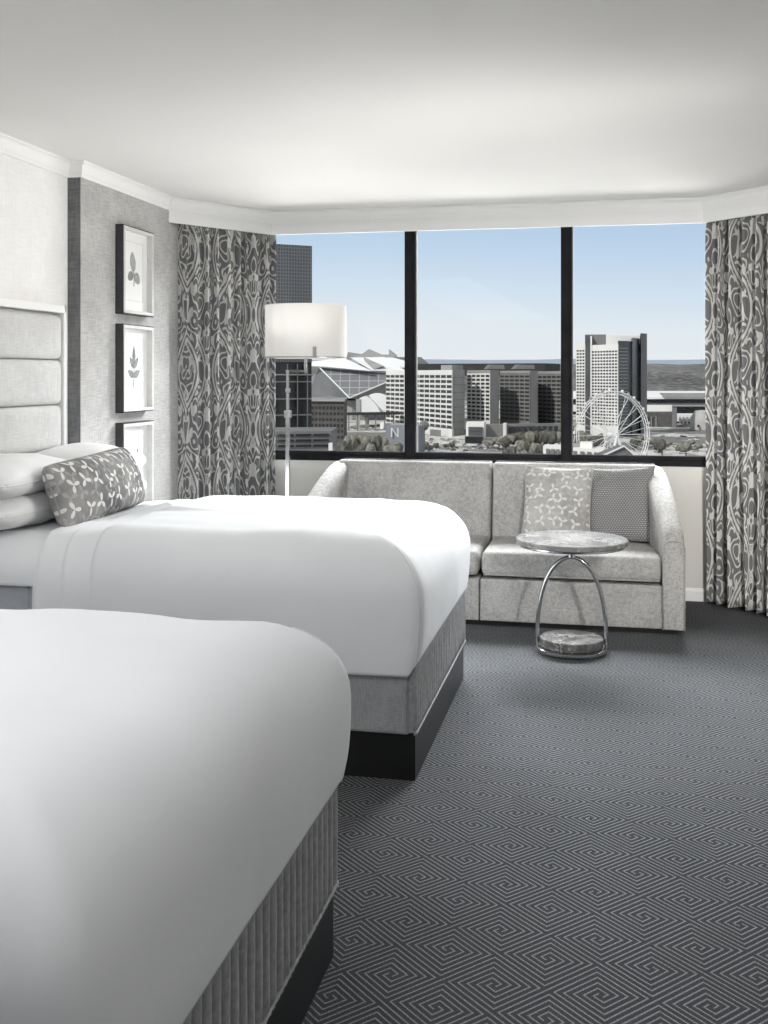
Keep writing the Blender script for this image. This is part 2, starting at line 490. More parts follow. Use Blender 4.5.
def struct(o): o['kind'] = 'structure'; return o
foot = [(XN - .2, YB - .2), (XR + .2, YB - .2), (XR + .2, RY), (CRX + .1, YW + .2), (CLX - .1, YW + .2), (XL - .27, LY)]
struct(MB().prism(foot, -.2, 0).build('floor', M_carpet))
struct(MB().prism(foot, ZC, ZC + .2).build('ceiling', M_ceil))
struct(MB().box(XN - .2, XN, YB, FY, 0, ZC).build('wall_left', M_paper))
struct(MB().box(XN - .2, XL, FY, LY + .02, 0, ZC).build('wall_feature', M_feature))
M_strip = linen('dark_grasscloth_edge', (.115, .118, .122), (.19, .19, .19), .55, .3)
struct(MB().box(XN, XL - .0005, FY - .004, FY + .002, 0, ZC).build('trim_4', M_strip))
struct(MB().box(XR, XR + .2, YB, RY + .02, 0, ZC).build('wall_right', M_wall))
struct(MB().box(XN - .2, XR + .2, YB - .2, YB, 0, ZC).build('wall_back', M_wall))
struct(MB().prism([(XL, LY), (CLX, YW), (CLX, YW + .2), (XL - .2, LY + .1)], 0, ZC).build('wall_bay_left', M_wall))
struct(MB().prism([(XR, RY), (CRX, YW), (CRX, YW + .2), (XR + .2, RY + .1)], 0, ZC).build('wall_bay_right', M_wall))
wz0, wz1 = .89, 2.58
ww = MB(); ww.box(CLX - .02, CRX + .02, YW, YW + .2, 0, wz0); ww.box(CLX - .02, CRX + .02, YW, YW + .2, wz1, ZC)
struct(ww.build('wall_window', M_wall))

# window: frame, two mullions, three panes
win = MB()
win.box(CLX, CRX, YW - .005, YW + .09, wz0, wz0 + .035)
win.box(CLX, CRX, YW + .012, YW + .09, wz0 + .035, wz0 + .065)
win.box(CLX, CRX, YW, YW + .09, wz1 - .05, wz1)
win.box(CLX, CLX + .05, YW, YW + .09, wz0, wz1); win.box(CRX - .05, CRX, YW, YW + .09, wz0, wz1)
window = struct(win.build('window_1', M_frame))
MULL = (-1.340, -.258)
for mx_ in MULL:
    b_ = MB(); b_.box(mx_ - .036, mx_ + .036, YW - .012, YW + .085, wz0 + .03, wz1 - .04)
    b_.box(mx_ - .022, mx_ + .022, YW - .02, YW - .010, wz0 + .035, wz1 - .04)
    o = b_.build('mullion', M_frame, window)
    MB().box(mx_ + .036, mx_ + .044, YW + .02, YW + .06, wz0 + .06, wz1 - .05).build('mullion_edge_strip', M_edge, o)  # lighter beige strip along the mullion's right edge
xs = (CLX + .05, MULL[0] - .036, MULL[0] + .044, MULL[1] - .036, MULL[1] + .044, CRX - .05)
for i in range(3):
    MB().box(xs[2 * i], xs[2 * i + 1], YW + .045, YW + .051, wz0 + .06, wz1 - .05).build('pane', M_glass, window)

# mouldings: profile (out from the wall, height) swept along a plan polyline
def sweep(path, prof, side=1):
    n = len(path); V = []; F = []
    P = [Vector((p[0], p[1])) for p in path]
    offs = []
    for i in range(n):
        ds = []
        if i > 0: ds.append((P[i] - P[i - 1]).normalized())
        if i < n - 1: ds.append((P[i + 1] - P[i]).normalized())
        ns = [Vector((d.y, -d.x)) * side for d in ds]
        if len(ns) == 2:
            b = (ns[0] + ns[1]).normalized(); b = b / max(.3, b.dot(ns[0]))
        else: b = ns[0]
        offs.append(b)
    m = len(prof)
    for i in range(n):
        for (o_, z) in prof: V.append((P[i].x + offs[i].x * o_, P[i].y + offs[i].y * o_, z))
    for i in range(n - 1):
        for k in range(m):
            F.append((i * m + k, i * m + (k + 1) % m, (i + 1) * m + (k + 1) % m, (i + 1) * m + k))
    F.append(tuple(range(m))); F.append(tuple((n - 1) * m + k for k in range(m)))
    return V, F
def crown_prof(z=ZC, h=.085, w=.075):
    pr = [(0, z), (w, z), (w, z - .012), (w - .008, z - .014)]
    for k in range(7):
        a = k / 6 * PI / 2
        pr.append((.014 + (w - .022) * (1 - math.sin(a)), z - .016 - (h - .036) * (1 - math.cos(a)) ** .9 ))
    pr += [(.012, z - h + .018), (.010, z - h + .010), (.010, z - h), (0, z - h)]
    return pr
v, f = sweep([(XN, YB), (XN, FY - .0), (XL, FY), (XL, 6.45)], crown_prof(w=.040))
struct(mk('trim_1', v, f, M_trim, smooth=True, auto=30))
v, f = sweep([(XR, 5.9), (XR, YB)], crown_prof())
struct(mk('trim_2', v, f, M_trim, smooth=True, auto=30))
# valance box with crown on top, hiding the curtain track
vx0, vy0 = -2.30, 7.085
vx1, vy1 = .625, 7.105
VP = [(XL + .004, 6.36), (vx0, vy0), (vx1, vy1), (XR - .01, vy1 - (XR - vx1) * 1.0)]
fas = [(0, 2.49), (0, ZC - .07), (.02, ZC - .07), (.02, ZC - .005), (-.03, ZC - .005), (-.03, 2.49)]
v, f = sweep(VP, [(0.0, 2.49), (0.0, 2.515), (.0, ZC - .08), (.0, ZC - .004), (-.022, ZC - .004), (-.022, 2.49)])
val = struct(mk('trim_3', v, f, M_trim))
v, f = sweep(VP, [(a + .0, z) for a, z in crown_prof(ZC - .001, .078, .045)])
mk('crown', v, f, M_trim, val, smooth=True, auto=30)
for o_, z_ in ((.006, 2.553),):
    v, f = sweep(VP, [(0, z_), (o_, z_), (o_, z_ - .008), (0, z_ - .008)])
    mk('bead', v, f, M_trim, val)
# baseboards
bb = [(0, 0), (.014, 0), (.014, .065), (.009, .072), (.005, .085), (0, .085)]
for nm, pth in (('baseboard_window', [(CLX, YW), (CRX, YW), (XR, RY)]), ('baseboard_left', [(XN, YB), (XN, FY), (XL, FY), (XL, LY), (CLX, YW)]), ('baseboard_right', [(XR, RY), (XR, YB)])):
    v, f = sweep(pth, bb); struct(mk(nm, v, f, M_trim))

# ------------------------------------------------------------------ curtains
def curtain(name, A, B, nf, amp, label, seed, z1=2.56, z0=.022, cloth=1.45):
    r = random.Random(seed)
    A = Vector(A); B = Vector(B); d = (B - A); Lg = d.length; d.normalize(); nn = Vector((-d.y, d.x))
    root = thing(name, ((A.x + B.x) / 2, (A.y + B.y) / 2, 0), label, 'curtain', 'damask curtains in the bay')
    ws_ = [r.uniform(.7, 1.35) for _ in range(nf)]; tot = sum(ws_); cum = [0]
    for w_ in ws_: cum.append(cum[-1] + w_ / tot)
    am = [amp * r.uniform(.75, 1.15) for _ in range(nf + 1)]
    ph2 = r.uniform(0, 6)
    nu = nf * 18; nv = 44; V = []; F = []; UV = []
    for j in range(nv + 1):
        h = j / nv; z = z1 + (z0 - z1) * h
        lastp = None; s_ = 0
        for i in range(nu + 1):
            q = i / nu
            # fold index, wandering a little with height
            qq = q + .012 * math.sin(2 * PI * q * 2 + ph2 + h * 2.2) * min(1, h * 1.4) * (q * (1 - q) * 4)
            k = 0
            while k < nf - 1 and qq > cum[k + 1]: k += 1
            t_ = (qq - cum[k]) / (cum[k + 1] - cum[k])
            a_ = am[k] * (1 - t_) + am[k + 1] * t_
            top = max(0, 1 - h / .05)
            pinch = (1 - .62 * top)
            off = a_ * pinch * (math.cos(2 * PI * t_)) * (1 + .12 * math.sin(5 * h + k * 1.7))
            off += .25 * a_ * math.sin(4 * PI * t_ + k * 2.1 + h * 1.3)
            off += .006 * math.sin(2 * PI * t_ * 3 + k) * top
            side = .006 * math.sin(2 * PI * t_ * 2)
            p = A + d * (Lg * q + side + a_ * .35 * math.sin(2 * PI * t_) * (1 if 0 < i < nu else 0)) + nn * off
            if lastp is not None: s_ += (p - lastp).length
            lastp = p
            V.append((p.x, p.y, z)); UV.append([s_, z])
    mid = UV[(nv // 2 + 1) * (nu + 1) - 1][0]
    for j in range(nv + 1):
        for i in range(nu + 1): UV[j * (nu + 1) + i][0] = UV[(nv // 2) * (nu + 1) + i][0]
    for j in range(nv):
        for i in range(nu):
            a_ = j * (nu + 1) + i; F.append((a_, a_ + 1, a_ + nu + 2, a_ + nu + 1))
    o = mk('drape', V, F, M_curt, root, smooth=True, uvs=UV)
    so = o.modifiers.new('thick', 'SOLIDIFY'); so.thickness = .003; so.offset = 0
    # heading tape at the top and hem at the foot
    tp = MB(); n0 = nu + 1
    tv = [V[i] for i in range(n0)]
    tp.tube([(p[0] , p[1], z1 + .004) for p in tv], .005, 6); tp.build('heading_tape', M_trim, root)
    tk = MB(); tk.tube([(A.x, A.y, 2.60), (B.x, B.y, 2.60)], .014, 8)
    ob = tk.build('curtain_rail', M_nickel, root)
    for q in (A, B): MB().tube([(q.x, q.y, 2.60), (q.x, q.y, ZC)], .006, 6).build('rail_bracket', M_nickel, root)
    return root
curtain('curtain', (-2.748, 6.475), (-2.300, 7.185), 10, .044, 'long grey damask curtain left of the window, behind the floor lamp', 3)
curtain('curtain', (.645, 7.185), (1.52, 6.310), 14, .044, 'long grey damask curtain right of the window, beside the sofa', 11)

# ------------------------------------------------------------------ framed leaf prints on the feature wall
M_fr_dark = mat('frame_side', (.045, .045, .047), .5, var=(.06, .06, .06), scale=20)
M_fr_lite = mat('frame_face', (.60, .59, .57), .4, var=(.66, .65, .63), scale=30)
M_mat = mat('picture_mat', (.80, .795, .78), .9, var=(.82, .815, .80), scale=10)
M_inner = mat('mat_bevel', (.62, .61, .59), .9)
M_lf = mat('pressed_leaf_ink', (.17, .17, .165), .9, var=(.30, .30, .29), scale=40)
M_lf2 = mat('pale_leaf_ink', (.30, .30, .29), .9, var=(.42, .42, .41), scale=50)
def leafpoly(cy, cz, ang, ln, wd, pt=1.0, n=20):
    """flat leaf outline in the wall's (y, z) plane starting at its base"""
    out = []
    for k in range(n + 1):
        t_ = k / n; w_ = wd * math.sin(PI * t_ ** .85) ** pt
        out.append((t_ * ln, w_))
    pts = out + [(a, -b) for a, b in reversed(out[1:-1])]
    ca, sa = math.cos(ang), math.sin(ang)
    return [(cy + a * ca - b * sa, cz + a * sa + b * ca) for a, b in pts]
def picture(z0, label, leaves, stem):
    y0, y1, z1 = 5.61, 6.027, z0 + .516
    t_ = .052
    root = thing('framed_print', (XL, (y0 + y1) / 2, z0), label, 'picture', 'framed leaf prints on the grey wall')
    fr = MB()
    for (a, b, c, d_) in ((y0, y0 + .006, z0, z1), (y1 - .006, y1, z0, z1), (y0, y1, z0, z0 + .006), (y0, y1, z1 - .006, z1)):
        fr.box(XL, XL + t_ - .003, a, b, c, d_)
    fr.box(XL, XL + .006, y0, y1, z0, z1)
    fr.build('frame_side', M_fr_dark, root)
    w_ = .024; ff = MB()
    for (a, b, c, d_) in ((y0, y0 + w_, z0, z1), (y1 - w_, y1, z0, z1), (y0 + w_, y1 - w_, z0, z0 + w_), (y0 + w_, y1 - w_, z1 - w_, z1)):
        ff.box(XL + .010, XL + t_, a + (.0065 if a == y0 else 0), b - (.0065 if b == y1 else 0), c + (.0065 if c == z0 else 0), d_ - (.0065 if d_ == z1 else 0))
    ff.build('frame_face', M_fr_lite, root)
    MB().box(XL + .007, XL + .016, y0 + w_, y1 - w_, z0 + w_, z1 - w_).build('mat_board', M_mat, root)
    my0, my1, mz0, mz1 = y0 + .085, y1 - .085, z0 + .085, z1 - .08
    q = MB()
    for (a, b, c, d_) in ((my0, my0 + .003, mz0, mz1), (my1 - .003, my1, mz0, mz1), (my0, my1, mz0, mz0 + .003), (my0, my1, mz1 - .003, mz1)):
        q.box(XL + .016, XL + .0172, a, b, c, d_)
    q.build('mat_bevel', M_inner, root)
    cy, cz = (y0 + y1) / 2, (z0 + z1) / 2
    for (dy, dz, ang, ln, wd, pt, pale) in leaves:
        P = leafpoly(cy + dy, cz + dz, math.radians(ang), ln, wd, pt)
        n = len(P)
        V = [(XL + .0162, a, b) for a, b in P] + [(XL + .0180, a, b) for a, b in P]
        F = [tuple(range(n)), tuple(range(2 * n - 1, n - 1, -1))] + [(i, (i + 1) % n, n + (i + 1) % n, n + i) for i in range(n)]
        mk('pressed_leaf', V, F, M_lf2 if pale else M_lf, root)
    MB().tube([(XL + .0175, cy + a, cz + b) for a, b in stem], .0022, 6).build('stem', M_lf, root)
picture(1.855, 'top framed print of three round leaves in white mat', [(-.005, .0, 100, .12, .036, .6, 1), (-.012, -.012, 205, .075, .028, .6, 0), (.008, -.012, -35, .085, .033, .6, 1)], [(-.005, .01), (0, -.04), (-.002, -.085)])
picture(1.281, 'middle framed print of a dark five-leaf sprig', [(0, .02, 90, .115, .020, 1, 0), (0, .0, 130, .09, .018, 1, 0), (0, .0, 50, .09, .018, 1, 0), (0, -.05, 155, .09, .022, 1, 0), (0, -.05, 25, .09, .022, 1, 0)], [(0, .03), (0, -.05), (-.003, -.11)])
picture(.706, 'lowest framed print, partly hidden by pillow and sprig cushion', [(.03, -.02, 80, .12, .03, .8, 0), (0, -.06, 150, .09, .025, .8, 0)], [(.03, 0), (.005, -.06), (0, -.12)])

# ------------------------------------------------------------------ beds
def rr_loop(x0, x1, y0, y1, r, n=8, step=.05):
    """rounded rectangle outline, evenly filled; returns points and outward normals"""
    r = min(r, (x1 - x0) / 2 - .001, (y1 - y0) / 2 - .001); P = []
    nx = max(2, 40); ny = max(2, 34)
    def line(a, b, n_, nm):
        for i in range(n_): P.append((a[0] + (b[0] - a[0]) * i / n_, a[1] + (b[1] - a[1]) * i / n_, nm[0], nm[1]))
    def arc(cx, cy, a0):
        for i in range(n):
            a = a0 + PI / 2 * i / n; P.append((cx + r * math.cos(a), cy + r * math.sin(a), math.cos(a), math.sin(a)))
    line((x0 + r, y0), (x1 - r, y0), nx, (0, -1)); arc(x1 - r, y0 + r, -PI / 2)
    line((x1, y0 + r), (x1, y1 - r), ny, (1, 0)); arc(x1 - r, y1 - r, 0)
    line((x1 - r, y1), (x0 + r, y1), nx, (0, 1)); arc(x0 + r, y1 - r, PI / 2)
    line((x0, y1 - r), (x0, y0 + r), ny, (-1, 0)); arc(x0 + r, y0 + r, PI)
    return P

def padded(x0, x1, y0, y1, z0, z1, rtop, rpl, bulge=.012, wr=.004, seed=0, headflat=True, zfun=None, rx=None):
    """soft slab with domed shoulders: rings from hem up the sides and over the top to the centre"""
    rings = []
    H = z1 - z0; hs = H - rtop
    for t_ in (0, .04, .12, .25, .4, .55, .7, .85, 1): rings.append((bulge * (1 - t_) ** 2, z0 + hs * t_))
    rh = rx or rtop * 1.15
    for k in range(1, 13):
        a = PI / 2 * k / 12
        rings.append((rh * (1 - math.cos(a)), z1 - rtop + rtop * math.sin(a)))
    half = min(x1 - x0, y1 - y0) / 2
    base_in = rings[-1][0]; n2 = 14
    for k in range(1, n2):
        rings.append((base_in + (half - .02 - base_in) * k / n2, z1 + .006 * math.sin(PI / 2 * k / n2)))
    V = []; F = []; m = None
    for (ins, z) in rings:
        xi0 = x0 + (0 if headflat else ins)
        r_ = max(.006, rpl - ins * .25) if ins < half * .7 else .006
        P = rr_loop(xi0, x1 - ins, y0 + ins, y1 - ins, r_)
        m = len(P)
        for (x, y, nx, ny) in P:
            up = max(0, min(1, (z - z0) / H))
            w_ = noise.noise(Vector((x * 2.2 + seed, y * 2.2, z * 1.5))) * wr * 2 + noise.noise(Vector((x * 7 + seed, y * 7, z * 2.0))) * wr * .8
            zz = z + w_ * up
            if zfun: zz += zfun(x, y, up)
            V.append((x + nx * w_ * (1 - up * .7), y + ny * w_ * (1 - up * .7), zz))
    for i in range(len(rings) - 1):
        for k in range(m): F.append((i * m + k, i * m + (k + 1) % m, (i + 1) * m + (k + 1) % m, (i + 1) * m + k))
    F.append(tuple(range(m))); F.append(tuple((len(rings) - 1) * m + k for k in range(m)))
    return V, F

def bed(y0, y1, label, seed):
    """bed along -x wall: head at the headboard, foot at x = -0.70"""
    xh, xf = -2.75, -.686
    root = thing('double_bed', ((xh + xf) / 2, (y0 + y1) / 2, 0), label, 'bed', 'white hotel beds')
    MB().box(xh + .01, xf, y0 + .02, y1 - .02, 0, .185).build('plinth', M_black, root)
    # upholstered base: plain long sides, ribbed foot
    z0, z1 = .172, .452
    sb = MB(); g = .006
    sb.box(xh + .01, xf - .02, y0, y1, z0, z1)
    bevel(sb.build('bed_base', M_skirt, root), .012)
    nr = 30; V = []; F = []; rows = [z0 + .012, z0 + .018] + [z0 + .02 + (z1 - z0 - .03) * i / 8 for i in range(1, 9)] + [z1]
    n_ = nr * 8
    for j, z in enumerate(rows):
        edge = 0 if (0 < j < len(rows) - 1) else -.006
        for i in range(n_ + 1):
            t_ = i / n_; y = y0 - .004 + (y1 - y0 + .008) * t_
            rib = .014 * abs(math.sin(PI * t_ * nr)) ** .5
            wob = .0005 * math.sin(z * 30 + (int(t_ * nr) * 2.3))
            V.append((xf - .004 + rib + edge + wob, y, z))
    for j in range(len(rows) - 1):
        for i in range(n_): a = j * (n_ + 1) + i; F.append((a, a + 1, a + n_ + 2, a + n_ + 1))
    k = len(V); 
    for j in (0, len(rows) - 1):
        for i in (0, n_): pass
    # back skin closes the pad
    V += [(xf - .021, y0 - .004, rows[0]), (xf - .021, y1 + .004, rows[0]), (xf - .021, y0 - .004, z1), (xf - .021, y1 + .004, z1)]
    N1 = n_ + 1; L_ = len(rows) - 1
    F.append(tuple([k + 1, k] + list(range(N1)))); F.append(tuple([k + 2, k + 3] + [L_ * N1 + i for i in range(n_, -1, -1)]))
    F.append((k, k + 1, k + 3, k + 2)); F.append(tuple([k, k + 2] + [j * N1 for j in range(L_, -1, -1)])); F.append(tuple([k + 3, k + 1] + [j * N1 + n_ for j in range(L_ + 1)]))
    mk('ribbed_foot_panel', V, F, M_rib, root, smooth=True, auto=60)
    # gathered piping round the lower edge
    loop = []
    for i in range(121): loop.append((xf + .004, y0 - .004 + (y1 - y0 + .008) * i / 120, z0 + .008))
    MB().tube(loop, [.0065 + .0018 * math.sin(i * 2.6) for i in range(121)], 8).build('piping', M_rib, root, smooth=True)
    # mattress, bare ticking shows only at the head end
    v, f = rbox((xf - xh - .1, y1 - y0 - .03, .30), (.03, .03, .04), 4, ((xh + xf) / 2 - .04, (y0 + y1) / 2, .595))
    mt = mk('mattress', v, f, M_tick, root, smooth=True)
    MB().tube([(xh + .04, y0 + .013, .70), (-2.23, y0 + .013, .70)], .006, 8).tube([(-2.26, y0 + .011, .45), (-2.26, y0 + .011, .70)], .005, 8).build('mattress_piping', M_tick, mt, smooth=True)
    # topper with fitted sheet at the head
    v, f = padded(xh, -1.45, y0 - .012, y1 + .012, .66, .845, .17, .04, .004, .003, seed + 3, rx=.22)
    mk('fitted_sheet', v, f, M_sheet, root, smooth=True)
    # turned down sheet
    v, f = padded(-2.235, -1.40, y0 - .026, y1 + .026, .40, .860, .22, .05, .004, .003, seed + 5, rx=.24)
    mk('flat_sheet', v, f, M_sheet, root, smooth=True)
    v, f = padded(-2.12, -1.38, y0 - .031, y1 + .031, .398, .867, .22, .05, .004, .003, seed + 5, rx=.24)
    mk('sheet_fold', v, f, M_sheet, root, smooth=True)
    # duvet
    def zf(x, y, up):
        e_ = max(0, 1 - (x + 1.985) / .05)
        return -.006 * e_ * e_ * up
    v, f = padded(-1.985, xf + .040, y0 - .040, y1 + .045, .392, .888, .22, .06, .016, .008, seed, zfun=zf, rx=.24)
    # duvet hangs lower on the long sides, hem lifts over the foot
    v = [((x, y, z + (.078 * max(0, min(1, (x - (xf - .020)) / .050)) * max(0, 1 - (z - .39) / .28) ** 2))) for x, y, z in v]
    mk('duvet', v, f, M_sheet, root, smooth=True)
    # corner seams at the foot follow the cloth from hem to shoulder
    m_ = 4 * 8 + 2 * 40 + 2 * 34
    for idx in ((40 + 4, 40 + 8 + 34 + 4) if y0 > 3 else (40 + 8 + 34 + 4,)):
        pts = [v[r_ * m_ + idx] for r_ in range(0, 17)]
        MB().tube(pts, .0032, 6).build('duvet_seam', M_sheet, root, smooth=True)
    return root

bed(3.80, 5.19, 'far white bed below the linen headboard, with pillows and cushion', 2)
bed(1.25, 2.645, 'near white bed filling the lower left foreground', 9)

# headboard of the far bed
def headboard():
    y0, y1 = 3.80, 5.030
    root = thing('headboard', (XN, (y0 + y1) / 2, .3), 'tall headboard of four pale linen channels in white frame', 'headboard')
    xb = XN; fr = MB()
    fr.box(xb, xb + .085, y1 - .022, y1, .25, 1.865); fr.box(xb, xb + .085, y0, y0 + .030, .25, 1.865)
    fr.box(xb, xb + .085, y0, y1, 1.822, 1.865)
    bevel(fr.build('frame', M_trim, root), .006)
    MB().box(xb, xb + .02, y0 + .03, y1 - .03, .25, 1.82).build('backing', M_head, root)
    zt = 1.812
    for k in range(4):
        h_ = .233
        v, f = rbox((.055, y1 - y0 - .052, h_ - .003), (.034, .014, .040), 6, (xb + .048, (y0 + y1) / 2, zt - h_ / 2))
        mk('padded_channel', v, f, M_head, root, smooth=True); zt -= h_
    MB().box(xb + .02, xb + .06, y0 + .03, y1 - .03, .25, zt).build('lower_panel', M_head, root)
headboard()

# pillows and cushions
def pillow_mesh(w, h, T, pinch=.07, n=26, pw=.55, seed=0, wr=.006, uvscale=1.0, cr=.0):
    V = []; F = []; UV = []
    for sgn in (1, -1):
        for j in range(n + 1):
            for i in range(n + 1):
                u = -math.cos(PI * i / n); v_ = -math.cos(PI * j / n)
                x = w / 2 * u * (1 - pinch * (1 - v_ * v_)); y = h / 2 * v_ * (1 - pinch * (1 - u * u))
                k_ = 1 - cr * (u * v_) ** 6; x *= k_; y *= k_
                e_ = max(0, (1 - u * u)) ** pw * max(0, (1 - v_ * v_)) ** pw
                z = sgn * T / 2 * e_
                wz = noise.noise(Vector((x * 6 + seed, y * 6, sgn * 3))) * wr + noise.noise(Vector((x * 15 + seed, y * 15, sgn))) * wr * .4
                V.append((x, y, z + wz * min(1, e_ * 2))); UV.append((x * uvscale + seed, y * uvscale))
    m = (n + 1) ** 2
    for s_ in (0, 1):
        for j in range(n):
            for i in range(n):
                a = s_ * m + j * (n + 1) + i; q = (a, a + 1, a + n + 2, a + n + 1)
                F.append(q if s_ == 0 else q[::-1])
    # weld rim
    bm = bmesh.new(); vs = [bm.verts.new(p) for p in V]
    rim = []
    for j in range(n + 1):
        for i in range(n + 1):
            if i in (0, n) or j in (0, n): rim.append(j * (n + 1) + i)
    remap = list(range(len(V)))
    for r_ in rim: remap[r_ + m] = r_
    bm.free()
    F = [tuple(remap[i] for i in q) for q in F]
    used = sorted({i for q in F for i in q}); new = {o_: k for k, o_ in enumerate(used)}
    return [V[i] for i in used], [tuple(new[i] for i in q) for q in F], [UV[i] for i in used], n

def rim_loop(w, h, pinch, n=26, cr=.0):
    P = []
    seq = [(i, 0) for i in range(n)] + [(n, j) for j in range(n)] + [(i, n) for i in range(n, 0, -1)] + [(0, j) for j in range(n, 0, -1)]
    for i, j in seq:
        u = -math.cos(PI * i / n); v_ = -math.cos(PI * j / n)
        k_ = 1 - cr * (u * v_) ** 6
        P.append((k_ * w / 2 * u * (1 - pinch * (1 - v_ * v_)), k_ * h / 2 * v_ * (1 - pinch * (1 - u * u)), 0))
    return P

def pillow(name, M4, w, h, T, m, label, cat, group, pinch=.05, seed=0, wr=.006, piping=None, part='case', pw=.5, cr=0.0):
    root = thing(name, M4.to_translation(), label, cat, group, rot=M4.to_euler())
    v, f, uv, n = pillow_mesh(w, h, T, pinch, seed=seed, wr=wr, pw=pw, cr=cr)
    mk(part, v, f, m, root, smooth=True, uvs=uv, local=True)
    if piping:
        MB().tube(rim_loop(w, h, pinch, cr=cr), piping[0], 6, closed=True).build('piping', piping[1], root, smooth=True, local=True)
    return root

def basis(o, xa, ya):
    xa = Vector(xa).normalized(); ya = Vector(ya); ya = (ya - xa * ya.dot(xa)).normalized(); za = xa.cross(ya)
    return Matrix(((xa.x, ya.x, za.x, o[0]), (xa.y, ya.y, za.y, o[1]), (xa.z, ya.z, za.z, o[2]), (0, 0, 0, 1)))

G = 'white bed pillows'
pil = [((-2.55, 4.14, .925), (.03, 1, 0), (1, 0, .00), 'lower white pillow of the near stack on the far bed'),
       ((-2.56, 4.14, 1.060), (0, 1, .02), (1, 0, -.03), 'upper white pillow of the near stack on the far bed'),
       ((-2.55, 4.84, .925), (0, 1, 0), (1, 0, 0), 'lower white pillow of the far stack, behind the sprig cushion'),
       ((-2.55, 4.84, 1.060), (-.02, 1, 0), (1, 0, -.03), 'upper white pillow of the far stack, behind the sprig cushion')]
for i, (o_, xa, ya, lb) in enumerate(pil):
    pillow('pillow', basis(o_, xa, ya), .68, .43, .185, M_pillow, lb, 'pillow', G, .03, seed=i * 3.1, wr=.012, piping=(.003, M_pillow), pw=.42, cr=.12)
pillow('lumbar_cushion', basis((-2.285, 4.46, .990), (-.06, 1, .03), (-.35, 0, .9)), .90, .30, .20, M_leaf, 'long grey velvet lumbar cushion with white sprigs on the bed', 'cushion', None, .035, seed=1.3, wr=.01, piping=(.004, M_leaf), pw=.42, cr=.06)

# ------------------------------------------------------------------ sofa
def sofa():
    cx, yf, yb = -.735, 6.245, 7.18; hw = 1.183
    root = thing('sofa', (cx, (yf + yb) / 2, 0), 'long grey chenille two-seat sofa with sloping arms under the window', 'sofa')
    # plinth feet (hidden shadow gap)
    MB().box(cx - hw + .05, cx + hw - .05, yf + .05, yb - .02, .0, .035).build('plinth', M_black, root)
    # base in two halves with a stitched band
    for s_, (a, b) in enumerate(((cx - hw + .10, cx - .003), (cx + .003, cx + hw - .118))):
        v, f = rbox((b - a, yb - yf - .05, .25), .012, 6, ((a + b) / 2, (yf + yb) / 2 + .0, .03 + .125))
        mk('base', v, f, M_sofa, root, smooth=True, auto=50)
        v, f = rbox((b - a - .001, .012, .085), .005, 4, ((a + b) / 2, yf + .0225, .03 + .045))
        mk('hem_band', v, f, M_sofa, root, smooth=True, auto=50)
        # seat cushion
        def puff(p, w=b - a):
            k = max(0, 1 - (2 * p.x / w) ** 2) * max(0, 1 - (p.y / .36) ** 2)
            if p.z > 0: p.z += .018 * k
            if p.y < -.2: p.y -= .008 * math.cos(p.x / w * PI) 
            return p
        v, f = rbox((b - a - .008, .72, .145), (.03, .045, .045), 10, ((a + b) / 2, yf + .385, .29 + .077), fn=puff)
        o = mk('seat_cushion', v, f, M_sofa, root, smooth=True)
        w2 = b - a - .06
        MB().tube([(a + .02, yf + .030, .305), (b - .02, yf + .030, .305)], .005, 6).build('welt', M_sofa, o, smooth=True)
    # back, two upholstered sections
    for (a, b) in ((cx - hw + .115, cx - .0), (cx + .0, cx + hw - .115)):
        def lean(p):
            h_ = (p.z + .26) / .52
            p.y += .085 * h_ if p.y < 0 else 0.0
            return p
        v, f = rbox((b - a - .004, .27, .53), (.022, .055, .055), 10, ((a + b) / 2, yb - .150, .655), fn=lean)
        mk('back', v, f, M_sofa, root, smooth=True)
    # arms: lofted from the back top down to the front panel
    for s_ in (-1, 1):
        V = []; F = []; secs = []
        n = 26
        for i in range(n + 1):
            t_ = i / n
            y = yb - .01 + (yf - yb + .012) * t_
            outer = 1.095 + (hw - 1.095) * min(1, t_ * 1.05) ** .8
            inner = .955 + (1.062 - .955) * min(1, t_ * 1.1)
            if t_ < .16: zt = .905 - .0 * t_
            else:
                q = (t_ - .16) / .84; zt = .905 - (.905 - .575) * (q ** 1.3)
            if t_ > .93:
                zt -= .03 * ((t_ - .93) / .07) ** 2
            secs.append((y, inner, outer, zt))
        for (y, a, b, zt) in secs:
            r_ = min(.05, (b - a) * .4)
            # widening inner flank near the seat
            pr = [(b, .03), (b, .25), (b, zt - r_)]
            for k in range(1, 7): an = PI / 2 * k / 6; pr.append((b - r_ + r_ * math.cos(an), zt - r_ + r_ * math.sin(an)))
            for k in range(1, 7): an = PI / 2 * k / 6; pr.append((a + r_ - r_ * math.sin(an), zt - r_ + r_ * math.cos(an)))
            pr += [(a + .0, .30), (a + .0, .03)]
            for (xo, z) in pr: V.append((cx + s_ * xo, y, z))
        m = len(pr)
        for i in range(n):
            for k in range(m): F.append((i * m + k, i * m + (k + 1) % m, (i + 1) * m + (k + 1) % m, (i + 1) * m + k))
        F.append(tuple(range(m))); F.append(tuple(n * m + k for k in range(m)))
        o = mk('arm', V, F, M_sofa, root, smooth=True, auto=40)
        bevel(o, .010, 3)
        # welt round the front panel
        loop = [V[n * m + k] for k in range(m)]
        MB().tube([(x, y - .001, z) for x, y, z in loop], .004, 6).build('arm_welt', M_sofa, o, smooth=True)
sofa()

